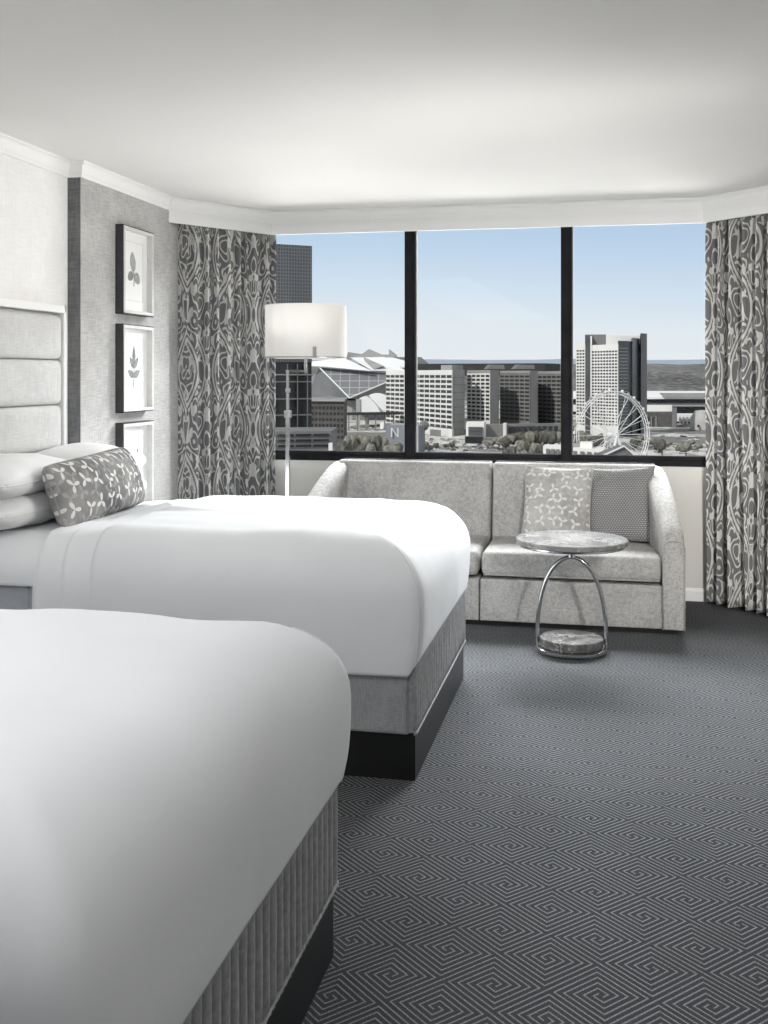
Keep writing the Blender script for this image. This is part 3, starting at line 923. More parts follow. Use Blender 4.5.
# sofa cushions lean on the back and sit on the seat
pillow('throw_cushion', basis((-.300, 6.845, .678), (1, -.06, -.02), (.14, .30, .95)), .43, .47, .15, M_leaf2, 'pale square cushion with white sprigs, left one on the sofa', 'cushion', None, .05, seed=4.2, wr=.01, piping=(.006, M_leaf2))
pillow('throw_cushion', basis((.078, 6.865, .675), (1, -.22, .06), (.06, .30, .95)), .46, .48, .15, M_weave, 'dark grey woven square cushion against the right sofa arm', 'cushion', None, .05, seed=7.7, wr=.012, piping=(.004, M_weave))

# ------------------------------------------------------------------ side table
def side_table():
    c = (-.178, 5.79, 0)
    root = thing('side_table', c, 'round grey marble side table with chrome arch in front of sofa', 'table')
    MB().lathe([(.0, .585), (.295, .585), (.302, .589), (.302, .607), (.298, .613), (.0, .613)], c, 72).build('marble_top', M_marb, root, smooth=True, auto=30)
    MB().lathe([(.0, .573), (.285, .573), (.289, .577), (.289, .5845), (.0, .5845)], c, 72).build('top_ring', M_chrome, root, smooth=True, auto=30)
    MB().lathe([(0.0, .511), (.020, .511), (.020, .573), (0, .573)], c, 24).build('neck', M_chrome, root, smooth=True, auto=30)
    for s_ in (-1, 1):
        pts = []
        for k in range(30):
            a = PI / 2 * k / 29
            pts.append((c[0] + s_ * .186 * math.sin(a) ** .8, c[1] - .0, .018 + (.470) * math.cos(a) ** .72))
        pts = [(c[0] + s_ * .186 * math.sin(PI / 2 * k / 29), c[1], .020 + .491 * math.cos(PI / 2 * k / 29) ** .8) for k in range(30)]
        v = MB(); v.tube(pts, .0115, 12, flat=(0, 1, 0)); v.build('arch_leg', M_chrome, root, smooth=True)
    MB().lathe([(.0, .004), (.182, .004), (.190, .009), (.190, .026), (.180, .030), (.0, .030)], c, 72).build('base_ring', M_chrome, root, smooth=True, auto=30)
    MB().lathe([(.0, .0305), (.165, .0305), (.170, .034), (.170, .072), (.166, .077), (.0, .077)], c, 72).build('marble_base', M_marb2, root, smooth=True, auto=30)
    MB().lathe([(.0, .0), (.16, .0), (.16, .004), (.0, .004)], c, 48).build('felt_pad', M_black, root)
side_table()

# ------------------------------------------------------------------ floor lamp
def floor_lamp():
    p = (-1.862, 6.045); s = (-1.757, 6.068)
    root = thing('floor_lamp', (p[0], p[1], 0), 'chrome floor lamp with wide white drum shade before the window', 'lamp')
    MB().lathe([(0, 0), (.125, 0), (.13, .004), (.13, .018), (.124, .023), (0, .023)], (p[0], p[1], 0), 48).build('base', M_chrome, root, smooth=True, auto=30)
    MB().tube([(p[0], p[1], .02), (p[0], p[1], 1.27)], .0155, 4).build('pole', M_chrome, root)
    MB().tube([(p[0], p[1], 1.27), (p[0], p[1], 1.53)], .011, 4).build('upper_pole', M_chrome, root)
    MB().lathe([(0, 1.245), (.022, 1.245), (.022, 1.285), (0, 1.285)], (p[0], p[1], 0), 20).build('collar', M_nickel, root, smooth=True, auto=30)
    MB().lathe([(0, 1.395), (.015, 1.395), (.015, 1.42), (0, 1.42)], (p[0], p[1], 0), 20).build('switch_knob', M_nickel, root, smooth=True, auto=30)
    MB().tube([(p[0] - .012, p[1], 1.523), (s[0] + .01, s[1], 1.523)], .011, 4).build('arm', M_chrome, root)
    MB().tube([(s[0], s[1], 1.51), (s[0], s[1], 1.66)], .011, 12).build('stem', M_chrome, root, smooth=True, auto=40)
    R0, z0, z1 = .244, 1.602, 1.916
    MB().lathe([(R0, z0), (R0, z1), (R0 - .004, z1), (R0 - .004, z0)], (s[0], s[1], 0), 96, close=True).build('lamp_shade', M_shade, root, smooth=True, auto=40)
    rg = MB(); rg.lathe([(R0 + .001, z0 - .001), (R0 + .001, z0 + .006), (R0 - .006, z0 + .006), (R0 - .006, z0 - .001)], (s[0], s[1], 0), 96, close=True)
    for k in range(3):
        a = math.radians(-75 + 120 * k); rg.tube([(s[0], s[1], 1.62), (s[0] + (R0 - .005) * math.cos(a), s[1] + (R0 - .005) * math.sin(a), 1.605)], .003, 6)
    rg.build('shade_ring', M_nickel, root, smooth=True, auto=40)
    MB().lathe([(0, 1.601), (.19, 1.601), (.19, 1.606), (0, 1.606)], (s[0], s[1], 0), 48).build('diffuser', M_shade, root)
    for a in (-163, -62, 60):
        r_ = math.radians(a); M4 = Matrix.Translation((s[0], s[1], 0)) @ Matrix.Rotation(r_, 4, 'Z')
        MB().box(R0 - .008, R0 + .007, -.010, .010, z0 - .004, z0 + .062, M4).build('shade_clip', M_nickel, root)
    MB().lathe([(0, 1.66), (.016, 1.66), (.03, 1.70), (.032, 1.73), (.02, 1.76), (0, 1.765)], (s[0], s[1], 0), 20).build('bulb', M_shade, root, smooth=True)
    lamp('lamp_bulb_light', 'POINT', (s[0], s[1], 1.82), None, 1.5, (1, .93, .84), rad=.04)
floor_lamp()

# ------------------------------------------------------------------ the city outside
ZG = -60.0
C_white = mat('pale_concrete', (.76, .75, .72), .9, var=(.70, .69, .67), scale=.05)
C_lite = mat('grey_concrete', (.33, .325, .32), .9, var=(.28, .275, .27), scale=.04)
C_mid = mat('mid_grey_concrete', (.16, .16, .16), .9, var=(.20, .20, .20), scale=.05)
C_dark = mat('dark_roof', (.035, .035, .037), .8, var=(.05, .05, .05), scale=.05)
C_win = mat('dark_window_glass', (.030, .032, .036), .25, var=(.05, .052, .056), scale=.08, spec=.3)
C_win2 = mat('mid_window_glass', (.10, .105, .11), .3, var=(.06, .065, .07), scale=.06, spec=.4)
C_stad = mat('stadium_glass', (.16, .165, .175), .35, var=(.24, .245, .255), scale=.02, spec=.4)
C_roofw = mat('white_membrane_roof', (.80, .80, .80), .8, var=(.76, .76, .76), scale=.02)
C_steel = mat('white_painted_steel', (.74, .74, .73), .6)
C_brick = mat('dark_brick', (.075, .072, .07), .9, var=(.10, .095, .09), scale=.2)
C_black = mat('black_reflective_glass', (.012, .012, .013), .3, var=(.03, .03, .03), scale=.06, spec=.3)
C_tree = mat('tree_leaves', (.055, .056, .048), .95, var=(.13, .128, .11), scale=.35, detail=6)
C_tree2 = mat('pale_tree_leaves', (.12, .118, .095), .95, var=(.24, .23, .20), scale=.35, detail=6)
C_bark = mat('tree_bark', (.06, .055, .05), .95)
C_car1 = mat('white_car_paint', (.6, .6, .6), .4); C_car2 = mat('dark_car_paint', (.05, .05, .052), .4); C_car3 = mat('silver_car_paint', (.28, .285, .29), .4)

def m_grid(name, wall, win, sx, sz, fx=.6, fz=.6, shift=0):
    m, t = base(name, .5, .3)
    x, y, z = t.sep(t.coords('Object', (1, 1, 1)))
    h = t.m('ADD', t.m('MULTIPLY', x, RT.x), t.m('MULTIPLY', y, RT.y))
    a = t.m('LESS_THAN', t.m('FRACT', t.m('DIVIDE', h, sx)), fx); b_ = t.m('LESS_THAN', t.m('FRACT', t.m('DIVIDE', z, sz)), fz)
    t.col(t.mix(t.m('MULTIPLY', a, b_), wall, win)); return m
C_tower = m_grid('dark_tower_cladding', (.15, .155, .16), (.075, .077, .082), 1.3, 1.7, .62, .72)
C_stadpan = m_grid('stadium_panel_glass', (.42, .425, .43), (.19, .195, .205), 13, 9, .93, .90)

def ground():
    m, t = base('city_ground', .95, .05)
    v = t.coords('Object', (1, 1, 1)); a = t.noise(v, .012, 5, .6); b_ = t.noise(v, .10, 4, .7)
    c1 = t.mix(t.ss(a, .46, .54), (.20, .20, .19), (.66, .65, .62))
    t.col(t.mix(t.ss(b_, .46, .66), c1, (.26, .255, .24)))
    V = []; F = []
    Ds = (120, 900, 1800, 2600); Xs = range(-900, 1700, 200)
    for D in Ds:
        for px in Xs: q = E(px, D); V.append((q[0], q[1], ZG))
    n = len(Xs)
    for i in range(len(Ds) - 1):
        for k in range(n - 1): a_ = i * n + k; F.append((a_, a_ + 1, a_ + n + 1, a_ + n))
    k0 = len(V); V += [(x, y, z - 6) for x, y, z in V]
    F += [tuple(i + k0 for i in q) for q in F]
    struct(mk('city_ground', V, F, m))
    # wooded hills rising to the horizon
    m2, t = base('wooded_hills', .97, .03)
    v = t.coords('Object', (1, .16, 1), -YAW); a = t.noise(v, .035, 5, .75); b_ = t.noise(v, .002, 3, .5)
    t.col(t.mix(t.ss(t.m('ADD', t.m('MULTIPLY', a, .7), t.m('MULTIPLY', b_, .3)), .40, .60), (.075, .075, .075), (.26, .255, .245)))
    V = []; F = []; prof = ((2600, -60), (3000, -56), (3600, -48), (4600, -36), (6000, -10), (7500, 35), (9000, 75), (10500, 105), (12000, 128), (12400, -100))
    Xs = list(range(-900, 1700, 20)); n = len(Xs)
    for D, z in prof:
        for px in Xs:
            q = E(px, D); V.append((q[0], q[1], z + (noise.noise(Vector((px * .03, D * .0007, 0))) * 14 * (D - 2600) / 9000 if 3000 < D < 12300 else 0)))
    for i in range(len(prof) - 1):
        for k in range(n - 1): a_ = i * n + k; F.append((a_, a_ + 1, a_ + n + 1, a_ + n))
    struct(mk('wooded_hills', V, F, m2, smooth=True))
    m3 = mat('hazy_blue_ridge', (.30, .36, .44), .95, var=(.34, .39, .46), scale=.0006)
    V = []; F = []
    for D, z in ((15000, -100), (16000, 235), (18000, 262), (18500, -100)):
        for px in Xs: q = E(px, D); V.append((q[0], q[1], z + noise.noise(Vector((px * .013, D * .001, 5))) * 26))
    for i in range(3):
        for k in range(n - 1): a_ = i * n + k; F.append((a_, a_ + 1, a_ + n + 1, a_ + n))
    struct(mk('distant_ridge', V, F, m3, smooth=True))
ground()

def facade(root, A, B, z0, z1, rows, cols, m, fx=.7, fz=.55, name='window', cap=96, proud=.35, budget=None):
    """separate windows laid on a straight wall from A to B"""
    A = Vector((A[0], A[1], 0)); B = Vector((B[0], B[1], 0)); d = B - A; Lg = d.length; d.normalize()
    nn = Vector((d.y, -d.x, 0))
    if nn.dot(-(A + B) / 2) < 0: nn = -nn
    cw, ch = Lg / cols, (z1 - z0) / rows; hw_, hh = cw * fx / 2, ch * fz / 2
    def boxv(c):
        return [c + d * (a * hw_) + nn * (b * proud) + Vector((0, 0, e_ * hh)) for e_ in (-1, 1) for b in (-1, 1) for a in (-1, 1)]
    BF = [(0, 1, 3, 2), (4, 6, 7, 5), (0, 4, 5, 1), (2, 3, 7, 6), (0, 2, 6, 4), (1, 5, 7, 3)]
    cells = [(r_, c_) for r_ in range(rows - 1, -1, -1) for c_ in range(cols)]
    first = None; org = ORG[root.name]; rest = MB()
    for n_, (r_, c_) in enumerate(cells):
        c = A + d * (cw * (c_ + .5)) + Vector((0, 0, z0 + ch * (r_ + .5)))
        left = budget[0] if budget else cap - n_
        if left > 0:
            if budget: budget[0] -= 1
            if first is None: first = mk(name, boxv(Vector((0, 0, 0))), BF, m, root, local=True); o = first
            else: o = first.copy(); COL.objects.link(o); o.parent = root
            o.location = c - org
        else: rest.add(boxv(c), BF)
    if rest.v: tag(rest.build(name, m, root), kind='stuff')

def bldg(name, px, D, label, cat='building', group=None):
    q = E(px, D); return thing(name, (q[0], q[1], ZG), label, cat, group)

def poly(*pd): return [E(p, D) for p, D in pd]

# dark gridded office tower at the left edge
t_ = bldg('office_tower', 285, 520, 'dark grid-clad office tower rising behind the lamp shade', 'building')
zt = Zp(246, 520)
mk_ = MB().prism(poly((225, 500), (312, 520), (311, 575), (225, 560)), Zp(362, 520), zt); mk_.build('tower_cladding', C_tower, t_)
MB().prism(poly((226, 501), (311.6, 521), (310.6, 574), (226, 559)), ZG, Zp(362, 520)).build('lower_glazing', C_black, t_)
for i_, yy in enumerate((374, 381, 398, 414)):
    MB().prism(poly((226, 499), (311.6, 519), (311.6, 521), (226, 501)), Zp(yy + 1.3, 520), Zp(yy, 520)).build('ledge', C_mid if i_ else C_lite, t_)
for k in range(4):
    MB().prism(poly((277 + k * 10, 515), (278 + k * 10, 515.3), (278 + k * 10, 517), (277 + k * 10, 517)), Zp(430, 517), Zp(364, 517)).build('mullion', C_mid, t_)

# parking garage
t_ = bldg('parking_garage', 300, 430, 'grey parking garage with dark open decks beside the lamp pole')
MB().prism(poly((230, 430), (331, 438), (337, 470), (230, 470)), ZG, Zp(431.5, 434)).build('deck_walls', C_mid, t_)
for r_ in range(3):
    for c_ in range(5):
        x0 = 243 + c_ * 17.6; yy = 434.5 + r_ * 5.4
        if x0 > 327: continue
        D_ = 429.3 + (x0 - 230) * .0792
        MB().prism(poly((x0, D_), (x0 + 15.5, D_ + 1.2), (x0 + 15.5, D_ + 3), (x0, D_ + 3)), Zp(yy + 2.3, 431), Zp(yy, 431)).build('opening', C_black, t_)
MB().prism(poly((328.5, 434.5), (332.5, 434.5), (332.5, 440), (328.5, 440)), Zp(451, 436), Zp(443, 436)).build('stair_box', C_white, t_)

# brick block behind the garage
t_ = bldg('brick_block', 328, 900, 'dark brick block with small windows between garage and stadium')
A_, B_ = E(300, 915), E(344, 900)
MB().prism([A_, B_, E(347, 980), E(300, 980)], ZG, Zp(401.5, 900)).build('wall', C_brick, t_)
MB().prism([E(299, 912), E(344.6, 897), E(347.5, 984), E(300, 984)], Zp(401.5, 900), Zp(399.5, 900)).build('roof_edge', C_lite, t_)
facade(t_, A_, B_, Zp(440, 905), Zp(405, 905), 6, 12, C_black, .55, .5)

# stadium with folded glass walls and white petal roof
t_ = bldg('stadium', 370, 1500, 'angular stadium with glass walls and white petal roof behind the hotel')
DN, DF = 1420, 1750
def W3(px, py, D): q = E(px, D); return (q[0], q[1], Zp(py, D))
base_ = MB().prism(poly((306, 1480), (352, 1430), (420, 1470), (440, 1750), (306, 1760)), ZG, Zp(400, 1460)); base_.build('concourse', C_lite, t_)
def wedge(name, tri, back, m, parent=t_):
    n = len(tri); V = tri + back
    F = [tuple(range(n)), tuple(range(2 * n - 1, n - 1, -1))] + [(i, (i + 1) % n, n + (i + 1) % n, n + i) for i in range(n)]
    return mk(name, V, F, m, parent)
def back(pts, dd): return [tuple(Vector(p) + FW * dd) for p in pts]
q1 = [W3(319, 367, 1440), W3(406, 374, 1440), W3(349.5, 398, 1400)]
wedge('glass_wall', q1, back(q1, 150), C_stadpan)
q1 = [W3(306, 385, 1500), W3(319, 367.5, 1442), W3(349, 398.5, 1404), W3(330, 396, 1440), W3(306, 398, 1480)]
wedge('glass_wall', q1, back(q1, 150), C_stad)
q1 = [W3(406, 374.5, 1442), W3(416, 380, 1475), W3(416, 398, 1475), W3(350, 398.8, 1404)]
wedge('glass_wall', q1, back(q1, 150), C_stad)
q1 = [W3(306, 362, 1450), W3(344, 358, 1460), W3(372, 371, 1425), W3(322, 366.5, 1430), W3(306, 366, 1440)]
wedge('roof_petal', q1, back(q1, 200), C_roofw)
q1 = [W3(350, 357.5, 1500), W3(384, 357, 1500), W3(408, 372, 1435), W3(372, 370.5, 1430)]
wedge('roof_petal', q1, back(q1, 200), C_roofw)
q1 = [W3(350, 357, 1520), W3(364, 357, 1500), W3(384, 366, 1440), W3(372, 370, 1436)]
wedge('roof_fold', q1, back(q1, 100), C_lite)
q1 = [W3(365, 357.5, 1510), W3(393, 357.5, 1510), W3(424, 366, 1470), W3(424, 370, 1470), W3(388, 366, 1470)]
wedge('roof_petal', q1, back(q1, 200), C_roofw)
q1 = [W3(348, 352, 1700), W3(362, 354, 1700), W3(369, 349, 1700), W3(382, 354.5, 1700), W3(389, 354.5, 1700), W3(389, 349, 1700), W3(397, 355, 1700), W3(398, 359, 1700), W3(346, 359, 1700)]
wedge('roof_ridge', q1, back(q1, 60), C_lite)
q1 = [W3(392, 357, 1600), W3(421, 357, 1600), W3(428, 363, 1600), W3(424, 372, 1600), W3(406, 368, 1600)]
wedge('dark_roof_fold', q1, back(q1, 80), C_mid)
for a_, b_ in (((319, 367), (349.5, 398)), ((406, 374), (349.5, 398)), ((319, 367), (406, 374))):
    MB().tube([W3(a_[0], a_[1], 1436), W3(b_[0], b_[1], 1398 if b_[1] > 390 else 1436)], 1.0, 6).build('edge_beam', C_steel, t_)

# white arched pavilion
t_ = bldg('arched_pavilion', 372, 1250, 'small white pavilion with curved shell roofs in front of stadium')
for (pa, pb, yt, yb_, D_) in ((357, 380, 397, 412, 1230), (366, 400, 393.5, 409, 1270)):
    pts = []
    for k in range(13):
        u = k / 12; pts.append(W3(pa + (pb - pa) * u, yb_ - (yb_ - yt) * math.sin(PI * (.25 + .75 * u)) ** .8 if k else yb_, D_))
    pts.append(W3(pb, 414, D_)); pts.append(W3(pa, 414, D_))
    wedge('shell_roof', pts, back(pts, 40), C_roofw)
    MB().prism(poly((pa - 1, D_ - 1), (pa + 3, D_ - 2), (pa + 3, D_ + 4), (pa - 1, D_ + 4)), ZG, Zp(yt + 2, D_)).build('end_wall', C_lite, t_)

# railway viaduct and lots behind the brick block
t_ = bldg('viaduct', 370, 1180, 'dark viaduct crossing below the arched pavilion')
MB().prism(poly((344, 1150), (400, 1170), (400, 1185), (344, 1165)), Zp(415, 1160), Zp(412.5, 1160)).build('deck', C_dark, t_)
for k in range(6): MB().prism(poly((348 + k * 9, 1152 + k * 4), (349.4 + k * 9, 1152 + k * 4), (349.4 + k * 9, 1158 + k * 4), (348 + k * 9, 1158 + k * 4)), ZG, Zp(415, 1160)).build('pier', C_mid, t_)

# long hotel slab left of the centre mullion and behind it
t_ = bldg('slab_hotel', 430, 1100, 'white slab hotel with eleven window rows beside the left mullion')
P0, P1, P2, P3 = E(386, 1230), E(452.3, 1060), E(464, 1085), E(398, 1262)
ztop = Zp(370, 1080)
MB().prism([P0, P1, P2, P3], ZG + 8, ztop).build('wall', C_white, t_)
bud = [99]
facade(t_, P0, P1, Zp(427, 1120), Zp(374, 1120), 11, 13, C_win, .80, .58, budget=bud)
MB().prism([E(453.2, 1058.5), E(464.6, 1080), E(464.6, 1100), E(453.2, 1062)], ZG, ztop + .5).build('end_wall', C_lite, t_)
for k in range(8):
    z_ = ztop - 8 - k * 7.5; MB().prism([E(453.2, 1057.9), E(464.8, 1079.4), E(464.8, 1080.5), E(453.2, 1059)], z_, z_ + .5).build('joint', C_mid, t_)
MB().prism(poly((380, 1200), (452, 1045), (456, 1080), (386, 1240)), ZG, Zp(428, 1080)).build('podium', C_white, t_)
MB().prism(poly((441, 1120), (452, 1095), (463, 1110), (452, 1135)), ztop, Zp(365, 1100)).build('roof_box', C_lite, t_)
MB().prism(poly((430, 1064), (441, 1046), (441, 1050), (430, 1068)), Zp(436.5, 1050), Zp(430, 1050)).build('doorway', C_mid, t_)

# office wings to its right, three stepped bodies under a long dark roof
C_shade = mat('shaded_grey_concrete', (.22, .217, .21), .9, var=(.19, .187, .18), scale=.05)  # shade on the wings put into the concrete's colour
def wing(px0, px1, pxs, D0, D1, ytop, ybot, rows, cols, wallm, label, fx=.7, fz=.55, endm=C_lite):
    r = bldg('office_wing', (px0 + px1) / 2, D0, label, 'building', 'office wings right of the slab hotel')
    A_, B_ = E(px0, D1), E(px1, D0)
    MB().prism([A_, B_, E(pxs, D0 + 22), E(px0 + 8, D1 + 60)], ZG, Zp(ytop, D0)).build('wall', wallm, r)
    facade(r, A_, B_, Zp(ybot, D0), Zp(ytop + 3.5, D0), rows, cols, C_win, fx, fz, cap=96)
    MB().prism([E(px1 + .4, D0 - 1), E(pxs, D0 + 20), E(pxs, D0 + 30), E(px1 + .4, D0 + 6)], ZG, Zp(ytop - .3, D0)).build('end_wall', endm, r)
    MB().prism([E(px0, D1 - 1.5), E(px1 + .3, D0 - 1.5), E(px1 + .3, D0 + 3), E(px0, D1 + 3)], Zp(ytop + 2.2, D0), Zp(ytop - .4, D0)).build('parapet', endm, r)
    return r
wing(467, 490, 499, 1085, 1130, 370.5, 421, 12, 5, C_white, 'first office wing, sunlit, just right of the slab hotel')
wing(500, 530, 538, 1100, 1165, 371, 422, 12, 6, C_shade, 'middle office wing, shaded, above the treetops', .78, .5)
wing(538, 566, 572, 1110, 1165, 371.5, 424, 12, 6, C_shade, 'last office wing, shaded, touching the right mullion', .78, .5)
t_ = bldg('atrium_roof', 480, 1190, 'long dark atrium roof joining hotel and office wings')
MB().prism(poly((410, 1330), (545, 1260), (560, 1330), (420, 1420)), Zp(376, 1290), Zp(363.5, 1290)).build('roof', C_dark, t_)
for a_, b_ in ((487, 505), (515, 535)):
    q1 = [W3(a_, 369, 1180), W3(b_, 369, 1180), W3(b_ - 1, 365, 1180), W3(a_ + 4, 364.5, 1180)]
    wedge('skylight', q1, back(q1, 40), C_mid, t_)
# low glazed podium with screens
t_ = bldg('glazed_podium', 475, 1000, 'low pale podium with glass front below the first office wing')
MB().prism(poly((466, 1005), (484, 1000), (486, 1040), (468, 1040)), ZG, Zp(423, 1000)).build('wall', C_white, t_)
for r_ in range(2):
    MB().prism(poly((468.4, 1002), (482.6, 998), (482.6, 1001), (468.4, 1005)), Zp(431.2 + r_ * 4.5, 1000), Zp(427 + r_ * 4.5, 1000)).build('glazing', C_win2, t_)
t_ = bldg('billboard', 479, 940, 'black billboard box standing on the pale plaza')
MB().prism(poly((465, 944), (483, 940), (484, 955), (466, 958)), Zp(443.5, 940), Zp(437, 940)).build('panel', C_black, t_)
for px in (468, 480): MB().prism(poly((px, 946), (px + 1, 946), (px + 1, 948), (px, 948)), ZG, Zp(443.4, 940)).build('post', C_mid, t_)
t_ = bldg('arena_podium', 522, 1040, 'long grey podium with pale fin behind the plaza trees')
MB().prism(poly((484, 1040), (562, 1060), (566, 1074), (486, 1062)), ZG, Zp(424.5, 1045)).build('wall', C_shade, t_)
MB().prism(poly((503, 1036), (506, 1037), (507, 1045), (504, 1045)), ZG, Zp(423, 1040)).build('fin', C_white, t_)
for k in range(9):
    MB().prism(poly((509 + k * 5.6, 1043.5 + k * 1.4), (513.4 + k * 5.6, 1044.5 + k * 1.4), (513.4 + k * 5.6, 1052), (509 + k * 5.6, 1052)), Zp(433, 1045), Zp(426.5, 1045)).build('window', C_win, t_)

# grey-blue sign building with big N and the globe beside the mullion
t_ = bldg('sign_building', 396, 800, 'grey wall with large letter N left of the mullion')
C_sign = mat('blue_grey_panel', (.20, .215, .24), .7, var=(.23, .245, .27), scale=.05)
MB().prism(poly((386, 812), (419, 798), (424, 830), (392, 835)), ZG, Zp(426, 806)).build('wall', C_sign, t_)
for (a_, b_) in (((391.5, 437), (391.5, 428)), ((391.5, 428), (398, 437)), ((398, 437), (398, 428))):
    MB().tube([W3(a_[0], a_[1], 807), W3(b_[0], b_[1], 807)], .5, 4).build('letter_stroke', C_steel, t_)
t_ = bldg('globe_sculpture', 423.5, 850, 'grey globe sculpture on a pole right of the left mullion')
gc = W3(424, 425.5, 850); prof = [(3.9 * math.sin(PI * k / 14) + .001, gc[2] - 3.9 * math.cos(PI * k / 14)) for k in range(15)]
MB().lathe(prof, (gc[0], gc[1], 0), 24).build('globe', C_mid, t_, smooth=True)
for k in range(3):
    a = PI * (k + .5) / 3; MB().tube([(gc[0] + 4.1 * math.sin(b_ / 24 * 2 * PI) * math.cos(a), gc[1] + 4.1 * math.sin(b_ / 24 * 2 * PI) * math.sin(a), gc[2] + 4.1 * math.cos(b_ / 24 * 2 * PI)) for b_ in range(24)], .18, 6, closed=True).build('meridian_band', C_lite, t_)
MB().tube([(gc[0], gc[1], ZG), (gc[0], gc[1], gc[2] - 4)], .8, 8).build('pole', C_mid, t_)

# tall white hotel tower behind the wheel
t_ = bldg('hotel_tower', 610, 1050, 'tall pale hotel tower with window grid behind the observation wheel')
F0, F1, F2, F3 = (576, 1090), (618, 1035), (632, 1050), (646, 1085)
MB().prism(poly((591, 1070), F1, (634, 1085), (600, 1120)), ZG, Zp(344.5, 1050)).build('main_wall', C_white, t_)
bud = [99]
facade(t_, E(591.6, 1069.2), E(617.6, 1035.5), Zp(426, 1050), Zp(350, 1050), 24, 9, C_win, .62, .52, budget=bud)
MB().prism(poly((576, 1095), (585.5, 1082), (590, 1115), (580, 1125)), ZG, Zp(341, 1080)).build('side_wall', C_white, t_)
facade(t_, E(576.5, 1094.3), E(585, 1082.8), Zp(426, 1080), Zp(349, 1080), 24, 3, C_win, .62, .5, name='side_window', cap=72)
MB().prism(poly((585.2, 1078), (591, 1070), (600, 1110), (590, 1115)), ZG, Zp(335.5, 1075)).build('corner_glazing', C_win2, t_)
MB().prism(poly((618, 1036), (632.5, 1052), (634, 1090), (620, 1085)), ZG, Zp(341, 1045)).build('glass_bay', C_win2, t_)
for k in range(26):
    z_ = Zp(348 + k * 3.3, 1045); MB().prism(poly((618.2, 1034.6), (628, 1045.6), (628, 1047), (618.2, 1036.6)), z_ - .9, z_).build('spandrel', C_lite, t_)
MB().prism(poly((632.3, 1049), (641, 1080), (640, 1100), (630, 1090)), ZG, Zp(338, 1060)).build('dark_side', C_win, t_)
MB().prism(poly((641, 1070), (647, 1085), (646, 1110), (640, 1100)), ZG, Zp(333.5, 1080)).build('stair_core', C_mid, t_)
MB().prism(poly((606, 1075), (640, 1075), (640, 1100), (606, 1100)), Zp(344, 1060), Zp(335.5, 1075)).build('top_storey', C_white, t_)
MB().prism(poly((585, 1079), (606, 1075), (606, 1110), (590, 1115)), Zp(344, 1060), Zp(334.5, 1078)).build('plant_room', C_mid, t_)
MB().prism(poly((590.4, 1069), (591.8, 1067.4), (592.2, 1073), (590.6, 1073)), ZG, Zp(336, 1070)).build('fin', C_white, t_)

# observation wheel
def wheel():
    D = 600; cpt = Vector(W3(612.5, 435.2, D)); R = 44.0 / 1050 * D
    root = thing('observation_wheel', (cpt.x, cpt.y, ZG), 'white observation wheel with cabins in front of hotel tower', 'ferris wheel')
    ang = math.radians(24)
    ax = (RT * math.cos(ang) + FW * math.sin(ang)).normalized(); nn = ax.cross(Vector((0, 0, 1)))
    def P(a, r, off=0): return cpt + ax * (r * math.cos(a)) + Vector((0, 0, r * math.sin(a))) + nn * off
    for off in (-1.1, 1.1):
        for r_ in (R, R - 1.4):
            MB().tube([P(2 * PI * k / 84, r_, off) for k in range(84)], .24, 5, closed=True).build('rim', C_steel, root)
    n = 36
    br = MB()
    for k in range(n):
        a = 2 * PI * k / n
        br.tube([P(a, R, -1.4), P(a, R, 1.4)], .2, 4); br.tube([P(a, R, -1.4), P(a + PI / n, R - 1.4, -1.4)], .16, 4)
    br.build('rim_bracing', C_steel, root)
    for k in range(n):
        a = 2 * PI * k / n
        off = 3.6 if k % 2 else -3.6
        MB().tube([P(a, 1.5, off), P(a, R - 1.4, (1.4 if k % 2 else -1.4))], .26 if k % 3 == 0 else .15, 4).build('spoke', C_steel, root)
    MB().tube([P(0, 0, -4.5), P(0, 0, 4.5)], 1.5, 16).build('hub', C_steel, root)
    for s1 in (-1, 1):
        for s2 in (-1, 1):
            f_ = cpt + ax * (9 * s2) + nn * (7 * s1); f_.z = ZG
            MB().tube([P(0, 0, 4.2 * s1), f_], [.7, 1.0], 8).build('support_leg', C_steel, root)
    for k in range(n):
        a = 2 * PI * (k + .5) / n; q = P(a, R + 1.1)
        v, f = rbox((1.5, 1.5, 1.6), .4, 2, (q.x, q.y, q.z - .3))
        cb = mk('cabin', v, f, C_white if k % 2 else C_lite, root, smooth=True)
    return root
wheel()

# low buildings by the wheel and the park on the right
t_ = bldg('low_terrace_building', 590, 530.4, 'low white building with flat roofs at foot of the wheel')
MB().prism(poly((566, 537.2), (604, 523.6), (606, 544.0), (570, 554.2)), ZG, Zp(449, 530.4)).build('wall', C_white, t_)
MB().prism(poly((571, 544.0), (586, 540.6), (587, 550.8), (572, 552.2)), Zp(449, 530.4), Zp(444, 544.0)).build('upper_storey', C_lite, t_)
MB().prism(poly((580, 538.6), (592, 534.5), (593, 544.0), (581, 548.1)), Zp(449, 530.4), Zp(442.5, 537.2)).build('roof_room', C_white, t_)
for k in range(4): MB().prism(poly((573 + k * 7, 534.1 - k * 3.8), (577 + k * 7, 532.7 - k * 3.8), (577 + k * 7, 535.2 - k * 3.8), (573 + k * 7, 536.5 - k * 3.8)), Zp(454, 530.4), Zp(451.5, 530.4)).build('window', C_mid, t_)
t_ = bldg('gabled_pavilion', 622, 480, 'small dark gabled pavilion below the wheel')
q1 = [W3(604, 455, 480), W3(618, 449.5, 480), W3(624, 446.5, 480), W3(634, 455, 480), W3(634, 470, 480), W3(604, 470, 480)]
wedge('wall', q1, back(q1, 14), C_mid, t_)
MB().tube([W3(603, 455.5, 479), W3(624, 446, 479), W3(635, 455.5, 479)], .5, 4).build('eave', C_steel, t_)
